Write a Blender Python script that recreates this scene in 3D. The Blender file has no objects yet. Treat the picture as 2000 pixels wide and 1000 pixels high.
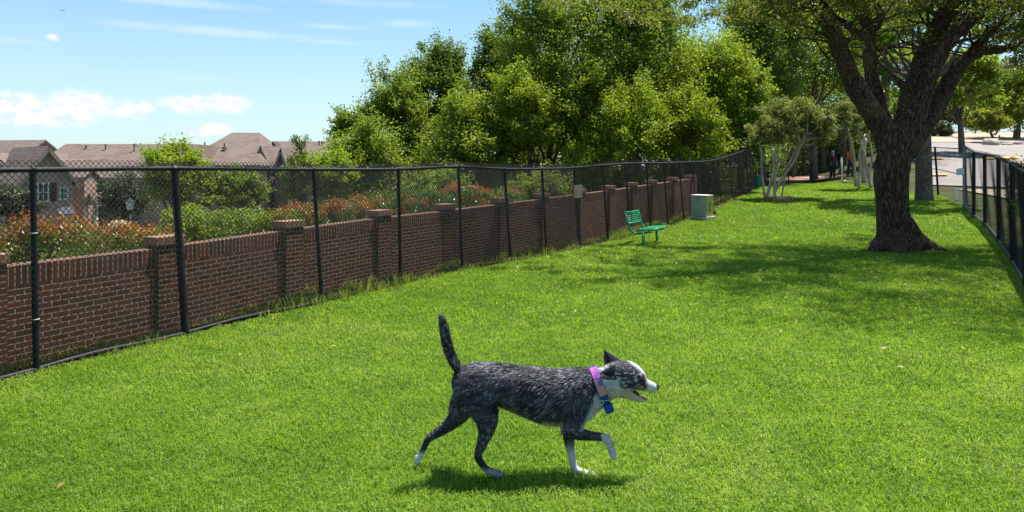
import bpy, bmesh, math
import numpy as np
from mathutils import Vector, Matrix
R = math.radians
C = bpy.context.scene.collection
SC = bpy.context.scene
rng = np.random.default_rng(7)

# ------------------------------------------------------------------ camera
F = 1300.0; EYE = 1.7; HOR = 325.0
cd = bpy.data.cameras.new('camera'); cam = bpy.data.objects.new('camera', cd); C.objects.link(cam)
cam.location = (0, 0, EYE); cam.rotation_euler = (R(90), 0, 0)
cd.sensor_width = 36; cd.lens = F/2000*36; cd.shift_y = -(500-HOR)/2000
cd.clip_start = .05; cd.clip_end = 9000
SC.camera = cam
# ------------------------------------------------------------------ light
SUN = Vector((.25, .25, .935)).normalized()
el = math.asin(SUN.z); az = math.atan2(SUN.x, SUN.y)
sd = bpy.data.lights.new('sun', 'SUN'); so = bpy.data.objects.new('sun', sd); C.objects.link(so)
sd.energy = 4.6; sd.angle = R(.53); sd.color = (1, .955, .88)
so.rotation_euler = SUN.to_track_quat('Z', 'Y').to_euler()
SC.view_settings.view_transform = 'Standard'; SC.view_settings.look = 'None'
SC.view_settings.exposure = 1.33; SC.view_settings.gamma = 1
W = bpy.data.worlds.new('World'); SC.world = W; W.use_nodes = True
nt = W.node_tree; nt.nodes.clear()
class NB:
    def __init__(s, nt): s.nt = nt
    def n(s, t, **k):
        x = s.nt.nodes.new(t)
        for a, b in k.items(): setattr(x, a, b)
        return x
    def put(s, sock, v):
        if isinstance(v, bpy.types.NodeSocket): s.nt.links.new(v, sock)
        elif isinstance(v, (tuple, list)) and len(v) == 3 and sock.type == 'RGBA': sock.default_value = (*v, 1)
        else: sock.default_value = v
    def m(s, op, a, b=0., c=0., clamp=False):
        x = s.n('ShaderNodeMath', operation=op, use_clamp=clamp)
        s.put(x.inputs[0], a); s.put(x.inputs[1], b); s.put(x.inputs[2], c)
        return x.outputs[0]
    def ss(s, v, a, b, lo=0., hi=1.):
        x = s.n('ShaderNodeMapRange', interpolation_type='SMOOTHSTEP')
        for i, q in enumerate((v, a, b, lo, hi)): s.put(x.inputs[i], q)
        return x.outputs[0]
    def mix(s, f, a, b, mode='MIX'):
        x = s.n('ShaderNodeMix', data_type='RGBA', blend_type=mode)
        s.put(x.inputs[0], f); s.put(x.inputs[6], a); s.put(x.inputs[7], b)
        return x.outputs[2]
    def noise(s, vec, scale, detail=3., rough=.5, **k):
        x = s.n('ShaderNodeTexNoise', **k)
        if vec is not None: s.put(x.inputs['Vector'], vec)
        x.inputs['Scale'].default_value = scale; x.inputs['Detail'].default_value = detail; x.inputs['Roughness'].default_value = rough
        return x.outputs[0]
    def ramp(s, f, stops):
        x = s.n('ShaderNodeValToRGB'); s.put(x.inputs[0], f); e = x.color_ramp.elements
        while len(e) > 1: e.remove(e[-1])
        for i, (p, c) in enumerate(stops):
            q = e[0] if i == 0 else e.new(p)
            q.position = p; q.color = (*c, 1)
        return x.outputs[0]
    def attr(s, name):
        return s.n('ShaderNodeAttribute', attribute_name=name)
b = NB(nt)
sky = b.n('ShaderNodeTexSky', sky_type='NISHITA', sun_disc=False)
sky.sun_elevation = el; sky.sun_rotation = az
sky.air_density = 1.0; sky.dust_density = .6; sky.ozone_density = 1.2
geo = b.n('ShaderNodeTexCoord'); sep = b.n('ShaderNodeSeparateXYZ'); b.put(sep.inputs[0], geo.outputs['Generated'])
dx, dy, dz = sep.outputs
A = b.m('ARCTAN2', dx, dy)                                    # azimuth from north
E = b.m('ARCSINE', dz)                                        # elevation
cmb = b.n('ShaderNodeCombineXYZ'); b.put(cmb.inputs[0], A); b.put(cmb.inputs[1], b.m('MULTIPLY', E, 1.7))
cv = cmb.outputs[0]
nz = b.noise(cv, 16., 9., .6)
nz2 = b.noise(cv, 55., 7., .6)
nn = b.m('ADD', b.m('MULTIPLY', nz, .7), b.m('MULTIPLY', nz2, .3))
puff = None; wisp = None
def angs(px, py):
    x = (px-1000)/F; z = (HOR-py)/F
    return math.atan2(x, 1), math.atan2(z, math.hypot(x, 1))
def blob(px, py, hw, hh, s=1.):
    a0, e0 = angs(px, py); a1, _ = angs(px+hw, py); _, e1 = angs(px, py-hh)
    qa = b.m('DIVIDE', b.m('SUBTRACT', A, a0), a1-a0); qe = b.m('DIVIDE', b.m('SUBTRACT', E, e0), e1-e0)
    r = b.m('SQRT', b.m('ADD', b.m('POWER', b.m('ABSOLUTE', qa), 2.), b.m('POWER', b.m('ABSOLUTE', qe), 2.)))
    return b.m('MULTIPLY', b.m('SUBTRACT', 1., r), s)
for i, q in enumerate([(35, 207, 80, 38), (148, 203, 90, 36), (95, 225, 160, 30), (385, 204, 88, 22), (440, 202, 60, 26), (260, 212, 60, 22, .7), (425, 252, 38, 14), (390, 258, 36, 9), (103, 73, 26, 12, .75), (-80, 200, 80, 30), (1990, 0, 10, 10), (-900, 150, 300, 60), (2700, 120, 400, 90)]):
    k = blob(*q); puff = k if puff is None else b.m('MAXIMUM', puff, k)
for i, q in enumerate([(420, 62, 260, 13), (350, 4, 200, 14), (655, 52, 90, 9, .8), (790, 46, 80, 11, .8), (640, 82, 110, 7, .6), (40, 80, 90, 10, .6), (700, 5, 250, 14, .4), (370, 150, 130, 18, .4), (590, 160, 60, 9, .4), (90, 238, 170, 12, .8)]):
    k = blob(*q); wisp = k if wisp is None else b.m('MAXIMUM', wisp, k)
pm = b.ss(b.m('ADD', b.m('MULTIPLY', b.m('MAXIMUM', puff, -1.), 1.15), b.m('MULTIPLY', b.m('SUBTRACT', nn, .5), 2.0)), .0, .72)
wm = b.m('MULTIPLY', b.ss(b.m('ADD', wisp, b.m('MULTIPLY', b.m('SUBTRACT', nz, .5), 1.1)), .0, .8), .45)
base = b.mix(1., sky.outputs[0], (.74, 1.06, 1.12), 'MULTIPLY')
hz = b.ss(E, -.02, .30, .62, .10)
base = b.mix(hz, base, (5.15, 5.85, 6.3))
c1 = b.mix(wm, base, (5.3, 6.1, 6.4))
pc = b.mix(b.ss(nz2, .35, .6), (5.0, 5.8, 6.3), (7.0, 6.9, 6.7))
c2 = b.mix(pm, c1, pc)
bg = b.n('ShaderNodeBackground'); b.put(bg.inputs[0], c2); bg.inputs[1].default_value = .064
wo = b.n('ShaderNodeOutputWorld'); b.put(wo.inputs[0], bg.outputs[0])
SC.cycles.max_bounces = 7; SC.cycles.transparent_max_bounces = 8; SC.cycles.diffuse_bounces = 4
SC.cycles.use_denoising = True

# ------------------------------------------------------------------ helpers
def mesh_np(verts, faces, smooth=False, attrs=None, uv=None):
    """faces: list of int arrays (n,k); attrs: name -> per-vertex colour/float"""
    me = bpy.data.meshes.new('m')
    verts = np.asarray(verts, np.float32)
    me.vertices.add(len(verts)); me.vertices.foreach_set('co', verts.ravel())
    faces = [np.asarray(f, np.int32) for f in faces if len(f)]
    nl = sum(f.size for f in faces); nf = sum(len(f) for f in faces)
    me.loops.add(nl); me.loops.foreach_set('vertex_index', np.concatenate([f.ravel() for f in faces]))
    me.polygons.add(nf)
    tot = np.concatenate([np.full(len(f), f.shape[1], np.int32) for f in faces])
    st = np.concatenate([[0], np.cumsum(tot)[:-1]]).astype(np.int32)
    me.polygons.foreach_set('loop_start', st); me.polygons.foreach_set('loop_total', tot)
    me.polygons.foreach_set('use_smooth', np.full(nf, bool(smooth)))
    for k, v in (attrs or {}).items():
        v = np.asarray(v, np.float32)
        if v.ndim == 1:
            a = me.attributes.new(k, 'FLOAT', 'POINT'); a.data.foreach_set('value', v)
        else:
            if v.shape[1] == 3: v = np.hstack([v, np.ones((len(v), 1), np.float32)])
            a = me.attributes.new(k, 'FLOAT_COLOR', 'POINT'); a.data.foreach_set('color', v.ravel())
    if uv is not None:
        l = me.uv_layers.new(name='UVMap'); l.data.foreach_set('uv', np.asarray(uv, np.float32).ravel())
    me.update(calc_edges=True)
    return me
def add(name, me, mat=None, parent=None, **props):
    o = bpy.data.objects.new(name, me); C.objects.link(o)
    if mat is not None: me.materials.append(mat)
    if parent is not None: o.parent = parent
    for k, v in props.items(): o[k] = v
    return o
def thing(name, label, cat, group=None):
    o = bpy.data.objects.new(name, None); C.objects.link(o); o['label'] = label; o['category'] = cat
    if group: o['group'] = group
    return o
def place(o):                      # move a finished Empty to its parts' base without moving them
    pts = []
    def walk(q):
        for c in q.children:
            if c.type == 'MESH' and len(c.data.vertices):
                a = np.empty(len(c.data.vertices)*3, np.float32); c.data.vertices.foreach_get('co', a); a = a.reshape(-1, 3)
                pts.append([*a[:, :2].mean(0), a[:, 2].min()])
            walk(c)
    walk(o)
    if not pts: return
    p = np.array(pts); loc = Vector((float(p[:, 0].mean()), float(p[:, 1].mean()), float(p[:, 2].min())))
    o.location = loc
    for c in o.children: c.matrix_parent_inverse = Matrix.Translation(-loc)
class MB:
    """collects geometry for one mesh"""
    def __init__(s): s.v = []; s.q = []; s.t = []; s.ng = []; s.n = 0
    def add(s, v, q=(), t=(), ng=()):
        v = np.asarray(v, float).reshape(-1, 3); s.v.append(v)
        if len(q): s.q.append(np.asarray(q)+s.n)
        if len(t): s.t.append(np.asarray(t)+s.n)
        for g in ng: s.ng.append(np.asarray([g])+s.n)
        s.n += len(v)
    def box(s, c, size, rz=0., rx=0., M=None):
        x, y, z = np.array(size)/2
        v = np.array([[i*x, j*y, k*z] for k in (-1, 1) for j in (-1, 1) for i in (-1, 1)])
        m = Matrix.Rotation(rz, 3, 'Z') @ Matrix.Rotation(rx, 3, 'X')
        if M is not None: m = M
        v = v @ np.array(m).T + np.array(c)
        s.add(v, [[0, 2, 3, 1], [4, 5, 7, 6], [0, 1, 5, 4], [2, 6, 7, 3], [0, 4, 6, 2], [1, 3, 7, 5]])
    def tube(s, pts, rad, k=8, cap=True, sq=None):
        pts = np.asarray(pts, float); n = len(pts); rad = np.broadcast_to(rad, (n,)).astype(float)
        tan = np.gradient(pts, axis=0); tan /= np.linalg.norm(tan, axis=1, keepdims=True)+1e-9
        up = np.array([0, 0, 1.]) if abs(tan[0, 2]) < .9 else np.array([1., 0, 0])
        u = np.cross(tan, up); u /= np.linalg.norm(u, axis=1, keepdims=True)+1e-9
        for i in range(1, n):
            if u[i] @ u[i-1] < 0: u[i] = -u[i]
        w = np.cross(tan, u)
        a = np.arange(k)/k*2*np.pi
        ring = (np.cos(a)[None, :, None]*u[:, None] + np.sin(a)[None, :, None]*w[:, None])*rad[:, None, None]+pts[:, None]
        i = np.arange(n-1)[:, None]*k; j = np.arange(k)[None]; j2 = (j+1) % k
        q = np.stack([i+j, i+j2, i+k+j2, i+k+j], -1).reshape(-1, 4)
        s.add(ring.reshape(-1, 3), q, ng=[list(range(k))[::-1], [(n-1)*k+x for x in range(k)]] if cap else ())
    def mesh(s, smooth=False, attrs=None):
        f = ([np.concatenate(s.q)] if s.q else [])+([np.concatenate(s.t)] if s.t else [])+s.ng
        me = mesh_np(np.concatenate(s.v), f, smooth, attrs)
        if not smooth or True:
            bm = bmesh.new(); bm.from_mesh(me); bmesh.ops.recalc_face_normals(bm, faces=bm.faces); bm.to_mesh(me); bm.free()
        return me
def catmull(P, m=6):
    P = np.asarray(P, float); P = np.vstack([2*P[0]-P[1], P, 2*P[-1]-P[-2]]); out = []
    for i in range(1, len(P)-2):
        t = np.linspace(0, 1, m, endpoint=False)[:, None]
        a, b_, c, d = P[i-1:i+3]
        out.append(.5*(2*b_+(c-a)*t+(2*a-5*b_+4*c-d)*t*t+(3*b_-a-3*c+d)*t**3))
    out.append(P[-2:-1]); return np.vstack(out)
def remesh(me, voxel, smooth_it=3, name='r'):
    o = bpy.data.objects.new('tmp', me); C.objects.link(o)
    m = o.modifiers.new('r', 'REMESH'); m.mode = 'VOXEL'; m.voxel_size = voxel; m.use_smooth_shade = True
    if smooth_it:
        s_ = o.modifiers.new('s', 'SMOOTH'); s_.iterations = smooth_it; s_.factor = .6
    dg = bpy.context.evaluated_depsgraph_get(); dg.update()
    out = bpy.data.meshes.new_from_object(o.evaluated_get(dg)); bpy.data.objects.remove(o)
    return out
def sphere_np(c, r, u=14, v=9):
    r = np.broadcast_to(r, (3,))
    th = np.linspace(0, np.pi, v); ph = np.arange(u)/u*2*np.pi
    P = np.stack([np.outer(np.sin(th), np.cos(ph)), np.outer(np.sin(th), np.sin(ph)), np.outer(np.cos(th), np.ones(u))], -1)
    P = P.reshape(-1, 3)*r+np.array(c)
    i = np.arange(v-1)[:, None]*u; j = np.arange(u)[None]; j2 = (j+1) % u
    return P, np.stack([i+j, i+u+j, i+u+j2, i+j2], -1).reshape(-1, 4)
def mat(name, col=(.5, .5, .5), rough=.8, metal=0., spec=.3, build=None):
    m = bpy.data.materials.new(name); m.use_nodes = True; q = NB(m.node_tree)
    bs = m.node_tree.nodes['Principled BSDF']; bs.inputs['Base Color'].default_value = (*col, 1)
    bs.inputs['Roughness'].default_value = rough; bs.inputs['Metallic'].default_value = metal
    bs.inputs['Specular IOR Level'].default_value = spec
    if build: build(q, bs)
    return m
def bump(q, bs, h, strength, dist):
    x = q.n('ShaderNodeBump'); x.inputs['Strength'].default_value = strength; x.inputs['Distance'].default_value = dist
    q.put(x.inputs['Height'], h); q.put(bs.inputs['Normal'], x.outputs[0])
def vary(c1, c2, scale, bumpd=0., rough=.8, spec=.3, metal=0., name='m', stretch=(1, 1, 1), detail=5):
    def bl(q, bs):
        tc = q.n('ShaderNodeTexCoord'); mp = q.n('ShaderNodeMapping'); q.put(mp.inputs[0], tc.outputs['Object']); mp.inputs['Scale'].default_value = stretch
        n = q.noise(mp.outputs[0], scale, detail, .6)
        q.put(bs.inputs['Base Color'], q.mix(q.ss(n, .3, .7), c1, c2))
        if bumpd: bump(q, bs, n, 1., bumpd)
    return mat(name, c1, rough, metal, spec, bl)
def leaf_mat(name, dark, mid, light, trans=.35, rough=.45):
    m = bpy.data.materials.new(name); m.use_nodes = True; q = NB(m.node_tree); m.node_tree.nodes.clear()
    t = q.attr('tint').outputs['Fac']
    col = q.ramp(t, [(0, dark), (.5, mid), (1, light)])
    bs = q.n('ShaderNodeBsdfPrincipled'); q.put(bs.inputs['Base Color'], col); bs.inputs['Roughness'].default_value = rough
    bs.inputs['Specular IOR Level'].default_value = .35
    tr = q.n('ShaderNodeBsdfTranslucent'); q.put(tr.inputs[0], q.mix(1., col, (1.5, 1.45, .6), 'MULTIPLY'))
    mx = q.n('ShaderNodeMixShader'); mx.inputs[0].default_value = trans
    q.put(mx.inputs[1], bs.outputs[0]); q.put(mx.inputs[2], tr.outputs[0])
    o = q.n('ShaderNodeOutputMaterial'); q.put(o.inputs[0], mx.outputs[0])
    return m

# ------------------------------------------------------------------ terrain
def lawn_h(x, y):
    u = y+.45*np.clip(x, -4, 40)
    return np.interp(u, [15, 17, 19.5, 22, 24.4, 27.6, 33, 45, 60, 120], [0, .03, .12, .30, .48, .60, .70, .80, .9, 1.2])
LP = [(64,327,72,728),(340,325,365,655),(612,328,630,592),(778,328,783,556),(895,323,904,528),(985,328,999,512),(1058,328,1069,498),(1120,326,1135,484),(1176,321,1189,471),(1221,318,1232,460),(1262,317,1272,450),(1296,317,1306,442),(1326,316,1337,432),(1352,315,1362,422),(1378,314,1388,411),(1402,310,1410,401),(1425,303,1431,391),(1442,297,1448,383),(1457,292,1463,376),(1470,289,1476,369)]
def solve(px, py, hf, zmin=2., zmax=90.):
    Z = np.linspace(zmin, zmax, 9000); g = EYE-(py-HOR)*Z/F; x = (px-1000)*Z/F
    d = g-hf(x, Z); i = np.argmax(d <= 0)
    if d[i] > 0: i = -1
    return np.array([x[i], Z[i], float(hf(x[i:i+1] if i >= 0 else x[-1:], Z[i:i+1] if i >= 0 else Z[-1:])[0])])
LB = np.array([solve(p[2], p[3], lawn_h) for p in LP])
ext0 = LB[0]+(LB[0]-LB[1])*np.array([1, 1, 0])*5.
LPOLY = np.vstack([ext0[:2], LB[:, :2], LB[-1, :2]+(LB[-1, :2]-LB[-3, :2])*8])
def sdist(x, y, P=None):
    """signed distance to the left fence line, positive on the house side"""
    P = LPOLY if P is None else P
    x = np.asarray(x, float); y = np.asarray(y, float); best = np.full(x.shape, 1e9); sg = np.zeros(x.shape)
    for a, c in zip(P[:-1], P[1:]):
        d = c-a; L2 = d@d; t = np.clip(((x-a[0])*d[0]+(y-a[1])*d[1])/L2, 0, 1)
        ex = x-a[0]-t*d[0]; ey = y-a[1]-t*d[1]; dist = np.hypot(ex, ey)
        s = np.where(d[0]*ey-d[1]*ex > 0, 1., -1.)
        m_ = dist < best; best = np.where(m_, dist, best); sg = np.where(m_, s, sg)
    return best*sg
def sstep(t): t = np.clip(t, 0, 1); return t*t*(3-2*t)
def hgt(x, y):
    x = np.asarray(x, float); y = np.asarray(y, float)
    h = lawn_h(x, y)
    ratio = x/np.maximum(y, 1.)
    k = sstep((ratio-.44)/.16)
    h = h+k*(.093*np.clip(y-27, 0, 50)+.02*np.clip(y-77, 0, 200))
    s = sdist(x, y); t = sstep((s-.9)/9.)
    low = -2.5-.02*np.clip(s-20, 0, 100)
    w = sstep((s-.9)/9.)*(1-sstep((x-14)/10.))
    return h*(1-w)+low*w
def G(px, py): return solve(px, py, hgt)
def P3(px, py, Z): return np.array([(px-1000)*Z/F, Z, EYE-(py-HOR)*Z/F])
def gz(x, y): return float(hgt(np.array([x]), np.array([y]))[0])

xs = np.concatenate([-np.geomspace(400, 12, 40), np.arange(-11.5, 26, .3), np.geomspace(27, 500, 45)])
ys = np.concatenate([np.linspace(-30, 1, 12), np.arange(1.5, 40, .3), np.geomspace(41, 1200, 60)])
X, Y = np.meshgrid(xs, ys); Zt = hgt(X.ravel(), Y.ravel())
nx, ny = len(xs), len(ys)
i = np.arange(ny-1)[:, None]*nx; j = np.arange(nx-1)[None]
q = np.stack([i+j, i+j+1, i+nx+j+1, i+nx+j], -1).reshape(-1, 4)
sdv = sdist(X.ravel(), Y.ravel())
# ------------------------------------------------------------------ right and far fence lines
RP = [(1884,287,1884,405),(1902,297,1902,424),(1923,301,1924,440),(1950,309,1951,474),(1977,321,1978,515),(2003,335,2004,562)]
RB = np.array([solve(p[2], p[3], lawn_h) for p in RP])
FARP = [(1880,290,1880,392),(1826,288,1833,381),(1745,300,1750,370),(1668,310,1670,358),(1621,316,1622,353),(1585,320,1585,357),(1540,322,1540,360),(1500,324,1500,363),(1476,318,1478,366)]
FB = np.array([G(p[2], p[3]) for p in FARP]); FB[0] = RB[0]+np.array([0, .06, 0])
RPOLY = np.vstack([RB[-1, :2]+(RB[-1, :2]-RB[-3, :2])*5, RB[::-1, :2], FB[1:, :2]])
def in_lawn(x, y):
    s = sdist(x, y) < -.02
    r = sdist(x, y, RPOLY) > .02          # left of the right/far line when walking away
    return s & r
lw = in_lawn(X.ravel(), Y.ravel()).astype(float)
def b_ground(q, bs):
    tc = q.n('ShaderNodeTexCoord'); P = tc.outputs['Object']
    n1 = q.noise(P, .7, 4.); n2 = q.noise(P, 14., 4.); n3 = q.noise(P, 90., 3.)
    g = q.mix(q.ss(n1, .3, .7), (.050, .110, .010), (.070, .14, .013)); g = q.mix(q.ss(n3, .3, .7), g, (.022, .058, .007))
    s = q.mix(q.ss(n2, .35, .65), (.07, .05, .032), (.035, .045, .014)); s = q.mix(q.ss(n1, .45, .6), s, (.05, .075, .015))
    q.put(bs.inputs['Base Color'], q.mix(q.attr('lawn').outputs['Fac'], s, g)); bump(q, bs, n3, .8, .02)
M_ground = mat('ground', rough=.95, spec=.1, build=b_ground)
gme = mesh_np(np.stack([X.ravel(), Y.ravel(), Zt-.004], 1), [q], True, {'lawn': lw})
add('ground', gme, M_ground, kind='structure')

# sheets draped on the terrain
def sheet(name, poly, mt, lift, res=.6, **pr):
    """polygon footprint (list of xy), triangulated on a grid clipped by mask"""
    P = np.array(poly); x0, y0 = P.min(0); x1, y1 = P.max(0)
    bm = bmesh.new(); vs = [bm.verts.new((a, c, 0)) for a, c in P]; bm.faces.new(vs)
    for a, lo, hi in ((0, x0, x1), (1, y0, y1)):
        for c in np.arange(lo+res, hi, res):
            co = (c, 0, 0) if a == 0 else (0, c, 0); no = (1, 0, 0) if a == 0 else (0, 1, 0)
            bmesh.ops.bisect_plane(bm, geom=bm.verts[:]+bm.edges[:]+bm.faces[:], plane_co=co, plane_no=no)
    co = np.array([v.co[:] for v in bm.verts]); h = hgt(co[:, 0], co[:, 1])
    for v, z in zip(bm.verts, h): v.co.z = z+lift
    bmesh.ops.recalc_face_normals(bm, faces=bm.faces)
    me = bpy.data.meshes.new(name); bm.to_mesh(me); bm.free()
    for p in me.polygons:
        if p.normal.z < 0: p.flip()
        p.use_smooth = True
    return add(name, me, mt, **pr)
def b_road(q, bs):
    tc = q.n('ShaderNodeTexCoord'); P = tc.outputs['Object']
    n1 = q.noise(P, .35, 4.); n2 = q.noise(P, 30., 4.)
    q.put(bs.inputs['Base Color'], q.mix(q.ss(n2, .3, .7), q.mix(q.ss(n1, .3, .7), (.21, .185, .17), (.28, .25, .23)), (.16, .145, .135)))
M_road = mat('concrete_road', rough=.9, build=b_road)
M_path = vary((.36, .29, .22), (.27, .21, .155), 2., name='sandy_concrete', rough=.9)
M_mulch = vary((.10, .045, .028), (.20, .10, .06), 6., .03, name='mulch', rough=.95)
M_yel = vary((.42, .28, .07), (.32, .23, .09), 9., name='yellow_line_paint')
def gxy(px, py): return G(px, py)[:2]
rd0 = 28.6
sheet('road', [(23.5, rd0+10), (20.5, rd0+5), (17.6, rd0), (22, rd0-1.5), (60, rd0-8), (110, 50), (110, 62), (33, 56), (29, 50)], M_road, .05, 1.5, kind='structure')
sheet('pavement', [(34, 56.5), (108, 62.3), (140, 78), (44, 76)], M_path, .056, 3., kind='structure')
sheet('pavement', [(15.6, 20.5), (60, 17), (60, rd0-9.2), (22, rd0-2.4), (18.2, rd0-1.4)], M_path, .05, 1.5, kind='structure')
for (pa, pb, py) in ((1790, 1850, 346), (1805, 1842, 313), (1925, 1990, 312)):
    a = G(pa, py)[:2]; c = G(pb, py-1)[:2]; w_ = (G(pa, py-1.6)[:2]-G(pa, py+1.6)[:2])
    sheet('road_marking', [a-w_/2, c-w_/2, c+w_/2, a+w_/2], M_yel, .12, 1.5, kind='structure')
a, c_, d_, e_ = gxy(1560, 353), gxy(1628, 345), gxy(1628, 341.5), gxy(1560, 349)
sheet('path', [gxy(1556, 353), gxy(1594, 351), gxy(1626, 345), gxy(1626, 342), gxy(1594, 346.5), gxy(1556, 349.5)], M_path, .05, 2., kind='structure')
sheet('mulch_bed', [gxy(1535, 355), gxy(1655, 347), gxy(1650, 337), gxy(1540, 342)], M_mulch, .03, 2., kind='structure')

# ------------------------------------------------------------------ grass
M_grass = leaf_mat('grass_blades', (.125, .210, .018), (.212, .345, .036), (.38, .40, .14), .5, .55)
def value_noise(x, y, s, seed=0):
    r = np.random.default_rng(seed).random((64, 64)); x = x/s; y = y/s
    xi = np.floor(x).astype(int); yi = np.floor(y).astype(int); fx = x-xi; fy = y-yi
    fx = fx*fx*(3-2*fx); fy = fy*fy*(3-2*fy); g = lambda i, j: r[i % 64, j % 64]
    return (g(xi, yi)*(1-fx)+g(xi+1, yi)*fx)*(1-fy)+(g(xi, yi+1)*(1-fx)+g(xi+1, yi+1)*fx)*fy
def blades(x, y, z, L, wd, lean, tint, dirang=None, two=True):
    n = len(x); az_ = rng.random(n)*2*np.pi; la = rng.random(n)*2*np.pi if dirang is None else dirang
    sx, sy = np.cos(az_)*wd/2, np.sin(az_)*wd/2
    lx, ly = np.cos(la)*lean*L, np.sin(la)*lean*L
    p0 = np.stack([x-sx, y-sy, z-.005], 1); p1 = np.stack([x+sx, y+sy, z-.005], 1)
    mid = np.stack([x+lx*.35, y+ly*.35, z+L*.62], 1); o = np.stack([sx, sy, 0*sx], 1)*.8
    top = np.stack([x+lx, y+ly, z+L*np.sqrt(np.clip(1-lean**2*.6, .2, 1))], 1)
    V = np.stack([p0, p1, mid+o, mid-o, top], 1).reshape(-1, 3)
    k = np.arange(n)[:, None]*5
    return V, k+np.array([[0, 1, 2, 3]]), k+np.array([[3, 2, 4]]), np.repeat(tint, 5)
def scatter(zmin, zmax, dens, pad=.5):
    # points in the frustum footprint with a margin, density per m2
    hw = .77*zmax+pad+.6; n = int(dens*(2*hw)*(zmax-zmin)); x = rng.uniform(-hw, hw, n); y = rng.uniform(zmin, zmax, n)
    m_ = np.abs(x) < .80*y+pad+.6; x, y = x[m_], y[m_]; m_ = in_lawn(x, y); return x[m_], y[m_]
FEET = [(.0, 0)]
gv, gq, gt, gtn, off = [], [], [], [], 0
for (z0, z1, dens, L, wd) in ((2.2, 3.6, 11000, .046, .0040), (3.6, 5, 8500, .042, .0048), (5, 7, 5200, .038, .0065), (7, 10, 2900, .036, .009), (10, 15, 2600, .032, .009), (15, 24, 1300, .030, .0135), (24, 46, 400, .035, .025)):
    x, y = scatter(z0, z1, dens); z = hgt(x, y)
    cl = value_noise(x, y, .22, 1)*.5+value_noise(x, y, .07, 2)*.5; big = value_noise(x+9, y, 1.7, 3)
    LL = L*(.45+.9*cl)*rng.uniform(.6, 1.35, len(x))
    t = np.clip(.20+.34*cl+.34*(big-.5)+.26*(value_noise(x+3, y+7, .6, 4)-.5)+rng.normal(0, .13, len(x)), 0, .85)
    dry = rng.random(len(x)) < .02+.16*np.clip(value_noise(x, y, .55, 5)-.72, 0, 1)/.28; t[dry] = rng.uniform(.85, 1, dry.sum())
    da = value_noise(x, y, .35, 6)*9+rng.normal(0, 1.7, len(x))
    V, q4, t3, tn = blades(x, y, z, LL, wd*rng.uniform(.7, 1.3, len(x)), rng.uniform(.45, 1.25, len(x)), t, da)
    gv.append(V); gq.append(q4+off); gt.append(t3+off); gtn.append(tn); off += len(V)
gm = mesh_np(np.vstack(gv), [np.vstack(gq), np.vstack(gt)], False, {'tint': np.concatenate(gtn)})
add('grass', gm, M_grass, label='bright green mown lawn grass covering the dog run', category='grass', kind='stuff')
# fallen leaves
M_fall = leaf_mat('fallen_leaf', (.16, .10, .03), (.30, .24, .07), (.42, .40, .20), .15, .7)
def leaves_mesh(P, size, tint, nrm=None, aspect=.5, fold=.15):
    n = len(P); 
    if nrm is None:
        nrm = rng.normal(size=(n, 3))
    nrm = nrm/(np.linalg.norm(nrm, axis=1, keepdims=True)+1e-9)
    a = np.cross(nrm, rng.normal(size=(n, 3))); a /= np.linalg.norm(a, axis=1, keepdims=True)+1e-9
    b_ = np.cross(nrm, a); s = size[:, None] if np.ndim(size) else size
    V = np.stack([P-a*s*.5, P+b_*s*aspect*.5+nrm*s*fold, P+a*s*.5, P-b_*s*aspect*.5+nrm*s*fold], 1).reshape(-1, 3)
    return V, np.arange(n)[:, None]*4+np.arange(4)[None], np.repeat(tint, 4)
x, y = scatter(6, 24, 17.); far = rng.random(len(x)) < np.clip((y-5)/12, .1, 1)*np.where(x > 0, 1, .35); x, y = x[far], y[far]
xn, yn = scatter(3.2, 6, .3); x = np.append(x, xn); y = np.append(y, yn)
P = np.stack([x, y, hgt(x, y)+.045], 1); nr = rng.normal(0, .35, (len(x), 3)); nr[:, 2] = 1
V, q4, tn = leaves_mesh(P, rng.uniform(.03, .075, len(x)), rng.random(len(x)), nr, .55)
add('fallen_leaves', mesh_np(V, [q4], False, {'tint': tn}), M_fall, label='dry yellow and tan leaves scattered over the lawn', category='leaves', kind='stuff')
# weeds by the fence foot
px_, py_ = [], []
W0 = [0]
segs = LPOLY[:-1]
N = 26000
u = rng.random(N)*24-3
cumd = np.concatenate([[0], np.cumsum(np.linalg.norm(np.diff(LB[:, :2], axis=0), axis=1))])
def along(u, offs):
    u = np.asarray(u, float); xx = np.interp(u, cumd, LB[:, 0]); yy = np.interp(u, cumd, LB[:, 1])
    d0 = (LB[1]-LB[0])[:2]/np.linalg.norm((LB[1]-LB[0])[:2]); m_ = u < 0; xx = np.where(m_, LB[0, 0]+u*d0[0], xx); yy = np.where(m_, LB[0, 1]+u*d0[1], yy)
    e = .05; x2 = np.interp(u+e, cumd, LB[:, 0]); y2 = np.interp(u+e, cumd, LB[:, 1]); x2 = np.where(m_, xx+d0[0]*e, x2); y2 = np.where(m_, yy+d0[1]*e, y2)
    tx, ty = x2-xx, y2-yy; l = np.hypot(tx, ty)+1e-9
    z_ = u > cumd[-1]-e
    tx = np.where(z_, .75, tx/l); ty = np.where(z_, .66, ty/l)
    return xx-ty*offs, yy+tx*offs
of = rng.uniform(-.08, .38, N); x, y = along(u, of)
clm = value_noise(u, of*2, .33, 8)*.6+value_noise(u, of, .9, 9)*.4
kk = clm > .42; x, y, cl, u2 = x[kk], y[kk], clm[kk], u[kk]
LL = (.03+.20*(cl-.42)*2)*rng.uniform(.5, 1.3, len(x))*np.where(u2 > 2.2, 1.15, .7)
V, q4, t3, tn = blades(x, y, hgt(x, y)-.01, LL, rng.uniform(.004, .009, len(x)), rng.uniform(.1, .95, len(x)), np.clip(rng.normal(.5, .25, len(x)), 0, 1))
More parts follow.
